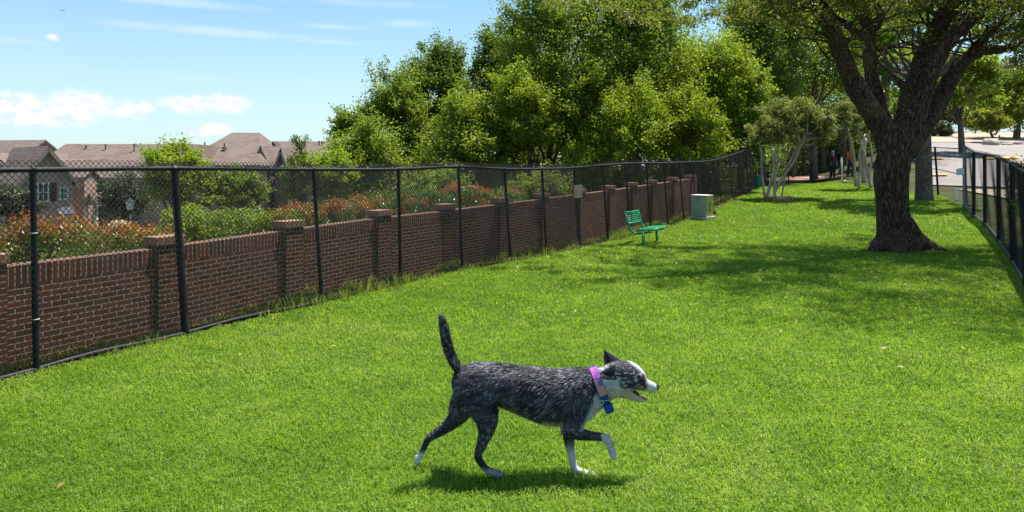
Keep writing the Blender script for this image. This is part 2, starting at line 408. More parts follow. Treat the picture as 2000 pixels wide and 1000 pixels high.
M_weed = leaf_mat('weed_blades', (.07, .12, .02), (.17, .24, .05), (.45, .42, .20), .4, .6)
add('weeds', mesh_np(V, [q4, t3], False, {'tint': tn}), M_weed, label='ragged pale weeds along the foot of the brick wall', category='weeds', kind='stuff')

# ------------------------------------------------------------------ brick wall
OFFW = .34
UW = np.array([-5.2, -3.5, -2, 0, *cumd[1:15]])
def wtop_z(px):            # wall height above camera-line expressed as ratio of fence drop
    return 0
def wall_top(u):
    # (u -> z of the wall top), from pixel heights of the coping
    x, y = along(u, OFFW); px = 1000+F*x/y
    pt = np.interp(px, [-300, 0, 300, 550, 735, 865, 1060, 1200, 1345, 1385], [565, 522, 487, 452, 427, 413, 389, 371, 350, 345])
    return EYE-(pt-HOR)*y/F
def b_brick(q, bs, v0=None):
    uvn = q.n('ShaderNodeUVMap', uv_map='UVMap'); UV = uvn.outputs[0]
    sp = q.n('ShaderNodeSeparateXYZ'); q.put(sp.inputs[0], UV); U_, V_ = sp.outputs[0], sp.outputs[1]
    def brick(vec, w, h, mort, off):
        t = q.n('ShaderNodeTexBrick', offset=off); q.put(t.inputs['Vector'], vec)
        for k, v in (('Scale', 1.), ('Mortar Size', mort), ('Mortar Smooth', .15), ('Bias', 0.), ('Brick Width', w), ('Row Height', h)): t.inputs[k].default_value = v
        t.inputs['Color1'].default_value = (0, 0, 0, 1); t.inputs['Color2'].default_value = (1, 1, 1, 1); t.inputs['Mortar'].default_value = (.5, .5, .5, 1)
        return t
    run = brick(UV, .145, .051, .0046, .5)
    sol = brick(UV, .049, .2, .0044, 0.)
    top = q.m('LESS_THAN', V_, .165)
    n = q.noise(UV, 3.5, 4.); n2 = q.noise(UV, 60., 3.)
    def col(t):
        cc = q.ramp(t.outputs['Color'], [(0, (.060, .021, .014)), (.45, (.115, .036, .022)), (.8, (.18, .052, .028)), (1, (.070, .034, .027))])
        cc = q.mix(q.m('MULTIPLY', q.ss(n, .35, .75), .35), cc, (.12, .058, .04))
        cc = q.mix(q.m('MULTIPLY', n2, .4), cc, (.035, .016, .012))
        return q.mix(t.outputs['Fac'], cc, (.36, .27, .22))
    c = q.mix(top, col(run), col(sol)); q.put(bs.inputs['Base Color'], c)
    hgt_ = q.m('SUBTRACT', 1., q.mix(top, run.outputs['Fac'], sol.outputs['Fac']))
    bump(q, bs, hgt_, .7, .006)
M_brick = mat('wall_brick', rough=.88, spec=.2, build=b_brick)
def b_cap(q, bs):
    uvn = q.n('ShaderNodeUVMap', uv_map='UVMap')
    t = q.n('ShaderNodeTexBrick', offset=0.); q.put(t.inputs['Vector'], uvn.outputs[0])
    for k, v in (('Scale', 1.), ('Mortar Size', .006), ('Brick Width', .07), ('Row Height', .5)): t.inputs[k].default_value = v
    t.inputs['Color1'].default_value = (.22, .10, .065, 1); t.inputs['Color2'].default_value = (.30, .155, .10, 1); t.inputs['Mortar'].default_value = (.34, .26, .20, 1)
    q.put(bs.inputs['Base Color'], t.outputs['Color'])
M_cap = mat('cap_brick', rough=.9, spec=.2, build=b_cap)
def wall_mesh():
    V, Q, UVs = [], [], []
    us = np.arange(-5.2, cumd[14]+.01, .25); x0, y0 = along(us, OFFW); x1, y1 = along(us, OFFW+.16)
    zt = wall_top(us); zb = np.minimum(hgt(x0, y0), zt-.3)-.6
    n = len(us)
    for (x, y) in ((x0, y0), (x1, y1)):
        V.append(np.stack([x, y, zb], 1)); V.append(np.stack([x, y, zt], 1))
    V = np.vstack(V); F_, UV = [], []
    for k in range(n-1):
        for (a, c, d, e, u0, u1, va, vb) in ((k, k+1, n+k+1, n+k, us[k], us[k+1], 1, 0), (2*n+k+1, 2*n+k, 3*n+k, 3*n+k+1, us[k+1], us[k], 1, 0)):
            F_.append([a, c, d, e]); UV += [(u0, zt[k]-zb[k]), (u1, zt[k+1]-zb[k+1]), (u1, 0.001), (u0, 0.001)]
        F_.append([n+k, n+k+1, 3*n+k+1, 3*n+k]); UV += [(us[k], .001), (us[k+1], .001), (us[k+1], .15), (us[k], .15)]
    F_.append([0, n, 3*n, 2*n]); UV += [(0, 1), (0, 0), (.16, 0), (.16, 1)]
    F_.append([2*n-1, n-1, 3*n-1, 4*n-1]); UV += [(0, 0), (0, 1), (.16, 1), (.16, 0)]
    return mesh_np(V, [np.array(F_)], False, None, UV)
wall_o = thing('brick_wall', 'dark red brick garden wall with square piers running behind the chain link fence', 'wall')
add('wall_body', wall_mesh(), M_brick, wall_o)
def uvbox(c, t, nrm, hw, hd, z0, z1, vtop=0., vscale=1.):
    """box with 4 sides + top with metric UVs: u metres, v metres down from top"""
    t = np.array([*t, 0]); nn_ = np.array([*nrm, 0]); c = np.array([*c, 0]); V, Fq, UV = [], [], []
    cs = [c-t*hw-nn_*hd, c+t*hw-nn_*hd, c+t*hw+nn_*hd, c-t*hw+nn_*hd]
    for z in (z0, z1):
        for p in cs: V.append(p+np.array([0, 0, z]))
    u = 0.
    for k in range(4):
        l = 2*hw if k % 2 == 0 else 2*hd; k2 = (k+1) % 4
        Fq.append([k, k2, 4+k2, 4+k]); H = z1-z0
        UV += [(u, vtop+H), (u+l, vtop+H), (u+l, vtop+.001), (u, vtop+.001)]; u += l
    Fq.append([4, 5, 6, 7]); UV += [(0, .02), (2*hw, .02), (2*hw, .02+2*hd), (0, .02+2*hd)]
    return np.array(V), np.array(Fq), UV
PIER = [(-40, 0), (320, 469), (563, 433), (739, 409), (867, 401), (975, 393), (1056, 380), (1129, 369), (1187, 364), (1232, 359), (1271, 354), (1312, 349), (1347, 344)]
uu = np.arange(-5, cumd[14], .01); xx_, yy_ = along(uu, OFFW+.10); pxs = 1000+F*xx_/yy_
for (pp, pt) in PIER:
    k = np.argmin(np.abs(pxs-pp)); u0 = uu[k]; x, y = along(np.array([u0, u0+.05]), OFFW+.08)
    t = np.array([x[1]-x[0], y[1]-y[0]]); t /= np.linalg.norm(t); nr = np.array([-t[1], t[0]])
    zt = wall_top(np.array([u0]))[0]+.035; sc = 1.
    hw = .138
    V, Fq, UV = uvbox((x[0], y[0]), t, nr, hw, .108, gz(x[0], y[0])-.6, zt, .2)
    pr = add('pier', mesh_np(V, [Fq], False, None, UV), M_brick, wall_o)
    V, Fq, UV = uvbox((x[0], y[0]), t, nr, hw+.02, .118, zt+.001, zt+.078)
    add('cap', mesh_np(V, [Fq], False, None, UV), M_cap, pr)
place(wall_o)

# ------------------------------------------------------------------ chain link fences
def b_blk(q, bs):
    tc = q.n('ShaderNodeTexCoord'); n = q.noise(tc.outputs['Object'], 25., 4.)
    q.put(bs.inputs['Base Color'], q.mix(q.ss(n, .4, .7), (.006, .0065, .010), (.018, .018, .024))); q.put(bs.inputs['Roughness'], q.ss(n, .2, .8, .5, .7))
    bs.inputs['Specular IOR Level'].default_value = .25
M_blk = mat('black_vinyl', (.012, .012, .016), .35, 0., .5, b_blk)
M_wire = mat('dark_wire', (.075, .062, .056), .26, .55, .8)
M_bwire = mat('black_wire', (.006, .006, .008), .5, 0., .25)
M_galv = vary((.20, .21, .24), (.30, .31, .34), 12., name='grey_post_paint', rough=.5, metal=.3)
def fabric(Bs, Ts, pitch=.026, r=.0019, over=.06, bot=.03, seed=0):
    """woven zigzag wires between consecutive (base, top) pairs"""
    mb = []; off = 0; VV, QQ = [], []; cnt = 0
    for (b0, b1, t0, t1) in zip(Bs[:-1], Bs[1:], Ts[:-1], Ts[1:]):
        L = np.linalg.norm(b1-b0); n = max(2, int(round(L/pitch))); H = .5*(t0[2]-b0[2]+t1[2]-b1[2])+over-bot
        m = int(round(H/.028)); m += m % 2
        f = (np.arange(n)+.5)/n; k = np.arange(m+1)
        par = (np.arange(n)[:, None]+cnt+k[None]) % 2; cnt += n
        ff = f[:, None]+(par-.5)*(pitch*.97)/L                    # zigzag
        v = k/m
        base = b0[None, None]*(1-ff[..., None])+b1[None, None]*ff[..., None]
        top = t0[None, None]*(1-ff[..., None])+t1[None, None]*ff[..., None]
        base = base+np.array([0, 0, bot]); top = top+np.array([0, 0, over])
        P = base*(1-v[None, :, None])+top*v[None, :, None]
        sag = .012*np.sin(ff*9+v[None]*5)
        d = (b1-b0)/L; nr = np.array([-d[1], d[0], 0]); d = np.array([d[0], d[1], 0])
        P = P+nr*(((par-.5)*.006+sag*np.sin(np.pi*v[None]))[..., None])
        P[:, -1] += np.array([0, 0, .0])
        rr = r if b0[1] < 13 or seed else r*.46
        offs = [np.array([0, 0, 0])+nr*rr*1.15, -nr*rr*.6+d*rr, -nr*rr*.6-d*rr]
        V = np.stack([P+o for o in offs], 2)                       # n, m+1, 3, xyz
        idx = (np.arange(n*(m+1)*3).reshape(n, m+1, 3))
        q = np.stack([np.stack([idx[:, :-1, a], idx[:, :-1, (a+1) % 3], idx[:, 1:, (a+1) % 3], idx[:, 1:, a]], -1) for a in range(3)], 2).reshape(-1, 4)
        VV.append(V.reshape(-1, 3)); QQ.append(q+off); off += V.size//3
    return mesh_np(np.vstack(VV), [np.vstack(QQ)], True)
def post_mesh(b0, t0, r, cap=True):
    m = MB(); b0 = np.array(b0)-[0, 0, .15]; m.tube([b0, t0], r, 12)
    if cap:
        d = np.array([0, 0, 1.]); m.tube([t0, t0+d*.004, t0+d*.02, t0+d*.035], [r*1.25, r*1.3, r*1.05, r*.3], 12)
    return m.mesh(True)
def smooth_flat(me, ang=40):
    me.set_sharp_from_angle(angle=R(ang)); return me
FH = []
LT = np.array([P3(p[0], p[1], bb[1]*(1.0)) for p, bb in zip(LP, LB)])
LBx = np.vstack([LB[0]+(LB[0]-LB[1])*np.array([2.6, 2.6, 0]), LB[0]+(LB[0]-LB[1])*np.array([1.2, 1.2, 0]), LB])
LTx = np.vstack([LBx[:2]+(LT[0]-LB[0])*[0, 0, 1], LT])
lf = thing('chain_link_fence', 'tall black chain link fence running along in front of the brick wall', 'fence')
add('chain_link_mesh', fabric(LBx, LTx, r=.0038), M_wire, lf)
for k, (b0, t0) in enumerate(zip(LBx, LTx)):
    r = .037 if k == 3 else (.0245 if k < 12 else .022)
    add('post', smooth_flat(post_mesh(b0, t0-[0, 0, .02], r)), M_blk, lf)
    if k == 2:
        for hz_ in (.26, .68):
            m = MB(); p = b0+(t0-b0)*hz_; m.tube([p-[0, 0, .003], p+[0, 0, .003]], r+.003, 10)
            if k == 2: add('wire_tie', m.mesh(True), M_galv if False else None, lf).data.materials.append(mat('pale_wire', (.6, .58, .55), .4))
m = MB(); m.tube(catmull(LTx-[0, 0, .02], 3), .023, 10); add('top_rail', m.mesh(True), M_blk, lf)
m = MB(); bb = catmull(LBx[:5]+[0, 0, .035], 6); bb[:, 2] += .012*np.sin(np.arange(len(bb))); m.tube(bb, .021, 10); add('bottom_rail', m.mesh(True), M_blk, lf)
m = MB(); m.tube(catmull(LBx[4:]+[0, 0, .03], 3), .008, 6); add('tension_wire', m.mesh(True), M_blk, lf)
place(lf)
def diag(name): pass
# right fence
RT = np.array([P3(p[0], p[1], bb[1]) for p, bb in zip(RP, RB)])
dR = (RB[-1]-RB[-3])/2; RBx = np.vstack([RB, RB[-1]+dR*[1, 1, 0], RB[-1]+dR*[2.2, 2.2, 0]]); RTx = np.vstack([RT, RBx[-2:]+[0, 0, 1.72]])
rf = thing('chain_link_fence', 'black chain link fence beside the shaded lawn, between lawn and red flowers', 'fence')
add('chain_link_mesh', fabric(RBx, RTx, pitch=.055, r=.0026, seed=1), M_bwire, rf)
for k, (b0, t0) in enumerate(zip(RBx, RTx)):
    add('post', smooth_flat(post_mesh(b0, t0-[0, 0, .02], .05 if k == 0 else .04)), M_galv if k == 0 else M_blk, rf)
m = MB(); m.tube(catmull(RTx, 3), .022, 10); add('top_rail', m.mesh(True), M_blk, rf)
m = MB(); m.tube(catmull(RBx+[0, 0, .05], 3), .025, 8); add('bottom_rail', m.mesh(True), vary((.10, .10, .11), (.17, .17, .18), 8., name='grey_rail'), rf)
place(rf)
# far fence
FT = np.array([P3(p[0], p[1], bb[1]) for p, bb in zip(FARP, FB)]); FT[0] = RT[0]+[0, .06, -.05]
ff_ = thing('chain_link_fence', 'thin black chain link fence closing the far end of the lawn behind the trees', 'fence')
add('chain_link_mesh', fabric(FB, FT, pitch=.10, r=.0022, over=.0), M_wire, ff_)
for b0, t0 in zip(FB[1:], FT[1:]): add('post', smooth_flat(post_mesh(b0, t0, .035)), M_blk, ff_)
m = MB(); m.tube(FT, .018, 6); add('top_rail', m.mesh(True), M_blk, ff_)
m = MB(); m.tube(FB*.45+FT*.55, .014, 6); add('middle_rail', m.mesh(True), M_blk, ff_)
place(ff_)

# ------------------------------------------------------------------ trees
def b_bark(c1, c2, sc=1., dist=.03):
    def bl(q, bs):
        tc = q.n('ShaderNodeTexCoord'); mp = q.n('ShaderNodeMapping'); q.put(mp.inputs[0], tc.outputs['Object']); mp.inputs['Scale'].default_value = (1, 1, .11)
        wn = q.n('ShaderNodeTexNoise'); q.put(wn.inputs['Vector'], mp.outputs[0]); wn.inputs['Scale'].default_value = 5*sc
        vv = q.n('ShaderNodeVectorMath', operation='MULTIPLY_ADD'); q.put(vv.inputs[0], wn.outputs['Color']); vv.inputs[1].default_value = (.20/sc,)*3; q.put(vv.inputs[2], mp.outputs[0])
        vo = q.n('ShaderNodeTexVoronoi', feature='DISTANCE_TO_EDGE'); q.put(vo.inputs['Vector'], vv.outputs[0]); vo.inputs['Scale'].default_value = 17*sc
        e = q.ss(vo.outputs['Distance'], 0., .22); n = q.noise(mp.outputs[0], 30*sc, 5.); big = q.noise(tc.outputs['Object'], 1.3, 3.)
        c = q.mix(e, tuple(x*.35 for x in c1), q.mix(q.ss(n, .3, .7), c1, c2)); c = q.mix(q.m('MULTIPLY', q.ss(big, .5, .7), .5), c, tuple(x*y for x, y in zip(c2, (.9, 1., .8))))
        q.put(bs.inputs['Base Color'], c); bump(q, bs, q.m('ADD', e, q.m('MULTIPLY', n, .5)), 1., dist)
    return bl
M_oak = mat('oak_bark', rough=.95, spec=.15, build=b_bark((.095, .060, .040), (.20, .132, .090), 1.9, .03))
M_bark = mat('grey_brown_bark', rough=.95, spec=.15, build=b_bark((.17, .135, .11), (.27, .215, .175), 2.4, .012))
M_pale = vary((.32, .25, .20), (.55, .45, .38), 7., .006, name='smooth_pale_bark', stretch=(1, 1, .3))
LM = {
 'oak': leaf_mat('oak_leaves', (.045, .065, .014), (.115, .155, .032), (.24, .25, .09), .52),
 'dark': leaf_mat('dark_green_leaves', (.042, .082, .012), (.105, .17, .022), (.20, .28, .05), .48),
 'mid': leaf_mat('mid_green_leaves', (.070, .118, .012), (.165, .24, .024), (.29, .36, .06), .5),
 'bright': leaf_mat('bright_green_leaves', (.085, .14, .008), (.20, .285, .018), (.32, .40, .05), .5),
 'grey': leaf_mat('grey_green_leaves', (.035, .050, .026), (.075, .10, .05), (.15, .18, .09), .25),
 'yellow': leaf_mat('yellow_green_leaves', (.09, .11, .012), (.19, .21, .025), (.32, .32, .06), .45),
 'myrtle': leaf_mat('crape_myrtle_leaves', (.065, .10, .022), (.15, .19, .05), (.32, .29, .15), .42),
 'hedge': leaf_mat('glossy_hedge_leaves', (.028, .070, .010), (.085, .15, .018), (.20, .26, .065), .35, .3),
 'red': leaf_mat('red_hedge_tips', (.20, .045, .018), (.33, .10, .028), (.33, .23, .05), .4, .4),
 'redflower': leaf_mat('red_flowers', (.4, .03, .03), (.6, .04, .05), (.7, .1, .1), .2),
 'white': leaf_mat('white_flowers', (.5, .45, .45), (.7, .66, .66), (.85, .82, .8), .2),
}
def clumps_ell(c, r, n, inner=.5, up=.0, seed=None):
    d = rng.normal(size=(n, 3)); d /= np.linalg.norm(d, axis=1, keepdims=True)
    d[:, 2] = np.where(d[:, 2] < -.55, -d[:, 2], d[:, 2])
    rad = rng.uniform(inner, 1, n)**.6*rng.uniform(.86, 1.1, n)
    return np.array(c)+d*np.array(r)*rad[:, None]
def foliage(CT, CR, per, size, tintsd=.16, flat=.75, fold=.15, aspect=.55, upb=.6, tb=.45, ax=None):
    n = len(CT); per = np.broadcast_to(per, (n,)).astype(int); idx = np.repeat(np.arange(n), per); N = len(idx)
    d = rng.normal(size=(N, 3)); d /= np.linalg.norm(d, axis=1, keepdims=True)
    rr = rng.random(N)**.42*(1+.35*rng.normal(size=N)*.5)
    CR = np.broadcast_to(CR, (n,))
    off_ = d*(CR[idx]*rr)[:, None]*np.array([1, 1, flat])
    if ax is not None:
        al = (off_*ax[idx]).sum(1)
        off_ = off_*.72+ax[idx]*(al*1.35)[:, None]; off_[:, 2] -= .10*np.abs(al)
    P = CT[idx]+off_
    nr = d*.7+rng.normal(size=(N, 3))*.75+np.array([0, 0, upb])
    ct = np.clip(tb+rng.normal(0, .10, n), 0, 1)
    t = np.clip(ct[idx]+rng.normal(0, tintsd, N), 0, 1)
    sz = size*rng.uniform(.6, 1.35, N)
    V, q4, tn = leaves_mesh(P, sz, t, nr, aspect, fold)
    return mesh_np(V, [q4], False, {'tint': tn})
def wobble(a, c, n, amp):
    t = np.linspace(0, 1, n)[:, None]; P = a*(1-t)+c*t
    P[1:-1] += rng.normal(0, amp, (n-2, 3)); return catmull(P, 3)
GWOOD = 'trees of the wood behind the brick wall'
def tree(name, label, px, top, hw, bot, Z, lm, nl, size, cat='tree', group=None, trunk=True, base_py=None, ncl=None, crr=.24, bark=None, inner=.5, ry=None, tb=.45, tr=None, flat=.75):
    x = (px-1000)*Z/F; rx = hw*Z/F; zt = EYE-(top-HOR)*Z/F; zb = EYE-(bot-HOR)*Z/F
    c = np.array([x, Z, (zt+zb)/2]); r = np.array([rx, ry or rx*.9, (zt-zb)/2])*.88
    ncl = ncl or int(np.clip(50+hw*.6, 40, 130)); CT = clumps_ell(c, r*.8, ncl, inner)
    for _ in range(6):
        d_ = rng.normal(size=3); d_ /= np.linalg.norm(d_); c_ = c+d_*r*np.array([.62, .6, .62]); q_ = np.linalg.norm((CT-c)/r-d_*.62, axis=1) < .55
        CT[q_] = CT[q_]+(CT[q_]-c)*.30*rng.uniform(-.5, 1.1)
    CT = CT+rng.normal(0, .07, CT.shape)*r
    CR = crr*min(rx, (zt-zb)/2)*rng.uniform(.6, 1.4, ncl)
    o = thing(name, label, cat, group)
    if trunk:
        g = gz(x, Z); tr_ = tr or max(.09, rx*.06)
        m = MB(); b0 = np.array([x, Z, g-.1]); t0 = c+[0, 0, r[2]*.45]
        P = wobble(b0, t0, 6, rx*.03); m.tube(P, np.linspace(tr_*1.15, tr_*.45, len(P)), 10)
        for k in rng.permutation(ncl)[:14]:
            f = rng.uniform(.35, .9); s0 = P[int(f*(len(P)-1))]
            if CT[k][2] < s0[2]-.3*r[2]: continue
            Q = wobble(s0, CT[k], 4, rx*.05); m.tube(Q, np.linspace(tr_*.42, tr_*.08, len(Q)), 6)
        add('trunk', m.mesh(True), bark or M_bark, o)
    ax = (CT-c)/r+rng.normal(0, .45, CT.shape)+np.array([0, 0, .35]); ax /= np.linalg.norm(ax, axis=1, keepdims=True)
    add('crown', foliage(CT, CR, nl//ncl, size, tb=tb, flat=.9, ax=ax), LM[lm], o)
    place(o); return o
NL = 1.0
WT = [
 ('leafy_tree', 'slim small-leaved tree at the left tip of the wood, beside the roofs', 682, 185, 50, 420, 27, 'mid', 7000, .12),
 ('leafy_tree', 'green tree stepping down at the left end of the wood', 765, 120, 80, 430, 28, 'mid', 14000, .13),
 ('dark_tree', 'tall dark leafy tree against the sky, second step of the wood', 858, 48, 92, 420, 30, 'dark', 18000, .14),
 ('dark_tree', 'tallest dark tree with twiggy top against open sky', 968, 14, 82, 400, 32, 'dark', 18000, .14),
 ('leafy_tree', 'feathery mid green tree standing before the tallest dark tree', 1075, -40, 128, 330, 27.5, 'mid', 26000, .12),
 ('leafy_tree', 'low yellow-green tree with bushy foot above the fence top', 1035, 120, 84, 380, 25, 'bright', 15000, .11),
 ('leafy_tree', 'olive green tree spreading over the middle of the wood', 1235, -80, 135, 300, 27, 'mid', 26000, .12),
 ('leafy_tree', 'bright green bushy tree low behind the bench', 1240, 135, 96, 400, 24, 'bright', 14000, .10),
 ('dark_tree', 'deep green tree filling the gap behind the bench and box', 1330, 60, 110, 390, 29, 'dark', 17000, .13),
 ('leafy_tree', 'sunlit yellow-green tree rising behind the utility box', 1400, 40, 100, 330, 27, 'bright', 15000, .11),
 ('dark_tree', 'shadowy tree behind the multi-stemmed crape myrtle', 1490, -60, 120, 325, 36, 'dark', 17000, .17),
 ('leafy_tree', 'light green tree seen between oak limb and crape myrtle', 1590, -60, 120, 285, 40, 'mid', 16000, .19),
 ('dark_tree', 'dark tree glimpsed through the fork of the big oak', 1725, -60, 110, 300, 44, 'dark', 15000, .2),
 ('leafy_tree', 'low light green shrub-tree poking above the far fence posts', 1140, 262, 60, 400, 24, 'bright', 7000, .10),
 ('dark_tree', 'squat evergreen behind the wall left of the bench', 905, 235, 120, 430, 25, 'mid', 13000, .12),
 ('dark_tree', 'bushy evergreen behind the wall below the left dark trees', 720, 235, 95, 440, 23, 'mid', 12000, .11),
 ('dark_tree', 'ivy-dark tree where the black fence turns the corner', 1445, 180, 60, 392, 30, 'dark', 9000, .12),
    ('leafy_tree', 'mid green tree filling between the yellow-green tree and the bright bushy tree', 1145, 95, 90, 370, 25.5, 'mid', 14000, .11),
    ('leafy_tree', 'yellow-green tree leaning over the fence right of the bright bushy tree', 1330, 150, 75, 370, 24.5, 'bright', 12000, .11),
    ('leafy_tree', 'bright low tree in front of the second dark tree, over the sixth pier', 930, 165, 85, 380, 25.5, 'mid', 13000, .11),
    ('leafy_tree', 'pale leafy tree overhanging the fence corner by the crape myrtle', 1450, 120, 65, 330, 27.5, 'mid', 10000, .11),
]
for k, (nm, lb, px, top, hw, bot, Z, lm, nl, sz) in enumerate(WT):
    tree(nm, lb, px, top, hw, bot, Z, lm, int(nl*NL*1.75), sz*.92, group=GWOOD, crr=.215, ncl=int(85+hw*1.1))
# deep wood behind so that the woodland is closed
for (px, top, hw, bot, Z, lb) in ((1120, 60, 150, 420, 40, 'dark deep wood tree behind the feathery mid green tree'), (1330, 20, 150, 420, 42, 'dark deep wood tree behind the sunlit yellow-green tree'), (930, 150, 140, 430, 42, 'dark deep wood tree behind the two tall dark trees'), (1540, 120, 110, 352, 56, 'dark deep wood tree behind the sandy path and crape myrtle'), (1650, 150, 110, 345, 58, 'dark deep wood tree behind the white post'), (1600, 220, 90, 350, 62, 'low black-green thicket tree beyond the far path')):
    tree('dark_tree', lb, px, top, hw, bot, Z, 'dark', 11000, .27, group=GWOOD)
n_ = 1100; f_ = rng.random(n_); px_ = 640+1110*f_; Z_ = np.interp(px_, [640, 1000, 1400, 1750], [29, 33, 42, 66])+rng.uniform(0, 4, n_)
z0_ = hgt((px_-1000)*Z_/F, Z_); top_ = EYE-(np.interp(px_, [640, 1000, 1400, 1500, 1600, 1750], [320, 262, 255, 275, 285, 300])-HOR)*Z_/F; vv_ = rng.random(n_)
CU = np.stack([(px_-1000)*Z_/F, Z_, z0_+(np.maximum(top_, z0_+1.2)-z0_)*vv_], 1)
add('undergrowth', foliage(CU, rng.uniform(.7, 1.3, n_), 70, .21, tintsd=.2), LM['dark'], label='dark tangled undergrowth closing the wood behind the trunks', category='undergrowth', kind='stuff')
# bare lower trunks in the far wood
GT = 'pale trunks in the dark wood past the far fence'
for k, (px, py, hpx, rpx, lb) in enumerate([(1610, 338, 75, 4.2, 'stout pale trunk standing in mulch beside the path'), (1592, 341, 80, 2.6, 'slender trunk left of the stout pale trunk'), (1575, 344, 85, 2.2, 'thin reddish trunk left of the slender trunk'), (1548, 347, 90, 2.4, 'dim grey trunk just right of the crape myrtle stems'), (1640, 341, 90, 3.5, 'dark grey trunk between the two walkers'), (1455, 366, 90, 4, 'dark trunk beside the teal barrel')]):
    g = G(px, py); o = thing('tree_trunk', lb, 'tree', GT); s = g[1]/F; m = MB()
    m.tube(wobble(g-[0, 0, .2], g+[rng.normal(0, .3), 0, hpx*s], 5, .06), np.linspace(rpx*1.3, rpx*.8, 13)*s, 10)
    m.tube(wobble(g+[0, 0, hpx*s*.45], g+[rpx*4*s, .3, hpx*s*1.1], 4, .06), np.linspace(rpx*.6, rpx*.3, 10)*s, 8)
    add('trunk', m.mesh(True), M_bark, o); place(o)

# the big oak
ZO = G(1755, 487)[1]
def O(px, py, r, dy=0.): return np.array([*P3(px, py, ZO+dy), r*(.74 if py < 300 else .82)*(ZO+dy)/F])
OAK = {
 'trunk': [(1752, 500, 52), (1752, 482, 50), (1749, 462, 42), (1745, 430, 38.5), (1743, 395, 36), (1741, 360, 37), (1743, 325, 39), (1746, 290, 40), (1748, 265, 40)],
 'a': [(1746, 300, 36), (1728, 262, 31), (1708, 225, 28, -.1), (1681, 185, 26, -.2), (1656, 140, 24, -.3), (1640, 100, 22.5, -.4), (1627, 62, 22, -.5), (1604, 25, 21, -.6), (1578, -12, 19, -.8), (1530, -70, 16, -1.1), (1450, -140, 12, -1.5), (1340, -190, 7, -1.8)],
 'b': [(1742, 285, 30, .2), (1727, 240, 22, .4), (1714, 195, 18.5, .5), (1703, 150, 18, .6), (1699, 110, 17, .7), (1697, 65, 15, .8), (1690, 25, 14, .9), (1692, -30, 13, 1.0), (1670, -110, 10, 1.3), (1690, -200, 6, 1.6)],
 'b2': [(1698, 78, 9, .7), (1676, 66, 8, .9), (1650, 46, 8, 1.1), (1620, 20, 7, 1.3), (1580, -30, 5, 1.6)],
 'b3': [(1701, 70, 9, .8), (1716, 42, 11, .9), (1722, 10, 11, 1.0), (1735, -60, 8, 1.4)],
 'c': [(1756, 285, 34), (1766, 238, 28), (1777, 192, 24, .1), (1789, 150, 22, .2), (1806, 108, 22, .3), (1832, 55, 22, .4), (1857, 8, 21, .5), (1874, -45, 18, .7), (1860, -130, 13, 1.), (1840, -220, 7, 1.3)],
 'd': [(1765, 290, 32), (1786, 236, 27, -.1), (1805, 182, 22, -.2), (1821, 138, 20, -.3), (1841, 100, 19, -.4), (1869, 64, 18, -.5), (1905, 32, 16, -.6), (1946, 6, 15, -.7), (1992, -28, 12, -.9), (2060, -80, 10, -1.1), (2130, -130, 6, -1.4)],
 'e': [(1768, 297, 30), (1802, 247, 27, .1), (1830, 203, 24, .2), (1855, 158, 22, .3), (1882, 120, 19, .4), (1916, 100, 15, .5), (1948, 97, 12, .6), (1978, 92, 8, .7), (2030, 60, 6, .8)],
 'f': [(1890, 118, 14, .4), (1908, 90, 13, .3), (1930, 66, 11, .2), (1960, 40, 9, .1), (2010, 0, 6, .0)],
 'g': [(1768, 178, 7, -.1), (1752, 155, 6, -.1), (1735, 138, 5, .0), (1716, 122, 4.5, .2)],
 'r1': [(1762, 445, 34), (1786, 468, 24, -.1), (1815, 482, 14, -.2), (1852, 492, 7, -.3)],
 'r2': [(1745, 455, 34), (1722, 478, 20, -.2), (1700, 489, 9, -.3)],
 'r3': [(1750, 460, 30), (1752, 484, 22, -.35), (1755, 497, 10, -.6)],
 'r4': [(1742, 460, 30), (1725, 475, 20, .3), (1700, 480, 8, .7)],
}
m = MB(); LIMB = {}
for k, pts in OAK.items():
    P = catmull([O(*p) for p in pts], 10); LIMB[k] = P
    for a in P:
        if a[3] < .02: continue
        v, f = sphere_np(a[:3], a[3]); m.add(v, f)
    mm = MB(); mm.tube(P[:, :3], P[:, 3]*.98, 14); m.add(mm.v[0], np.concatenate(mm.q))
om = remesh(m.mesh(), .03, 3)
def vnoise3(me, amp, sc, seed=3):
    n = len(me.vertices); co = np.empty(n*3, np.float32); me.vertices.foreach_get('co', co); co = co.reshape(-1, 3)
    no = np.empty(n*3, np.float32); me.vertices.foreach_get('normal', no); no = no.reshape(-1, 3)
    d = (value_noise(co[:, 0]*3+co[:, 2]*.6+50, co[:, 1]*3+co[:, 2]*.6+50, sc, seed)-.5)*2+(value_noise(co[:, 0]+co[:, 1]*2+90, co[:, 2]+90, sc*.8, seed+1)-.5)
    me.vertices.foreach_set('co', (co+no*(d*amp)[:, None]).astype(np.float32).ravel()); me.update()
vnoise3(om, .018, .30)
oak = thing('oak_tree', 'large spreading oak with dark furrowed trunk forking into thick limbs, shading the lawn', 'tree')
add('trunk', om, M_oak, oak)
mb = MB(); tips = []
for k in 'a b b2 b3 c d e f'.split():
    P = LIMB[k]; st = int(len(P)*(.55 if k in 'e f'.split() else .42))
    for s in range(st, len(P)-1, 2):
        for _ in range(2):
            d = rng.normal(size=3); d[2] = abs(d[2])*.6+.25; d /= np.linalg.norm(d)
            L = rng.uniform(.8, 2.3); e = P[s, :3]+d*L; Q = wobble(P[s, :3], e, 5, .09)
            mb.tube(Q, np.linspace(max(.010, P[s, 3]*.16), .004, len(Q)), 5); tips.append(e); tips.append(Q[len(Q)//2])
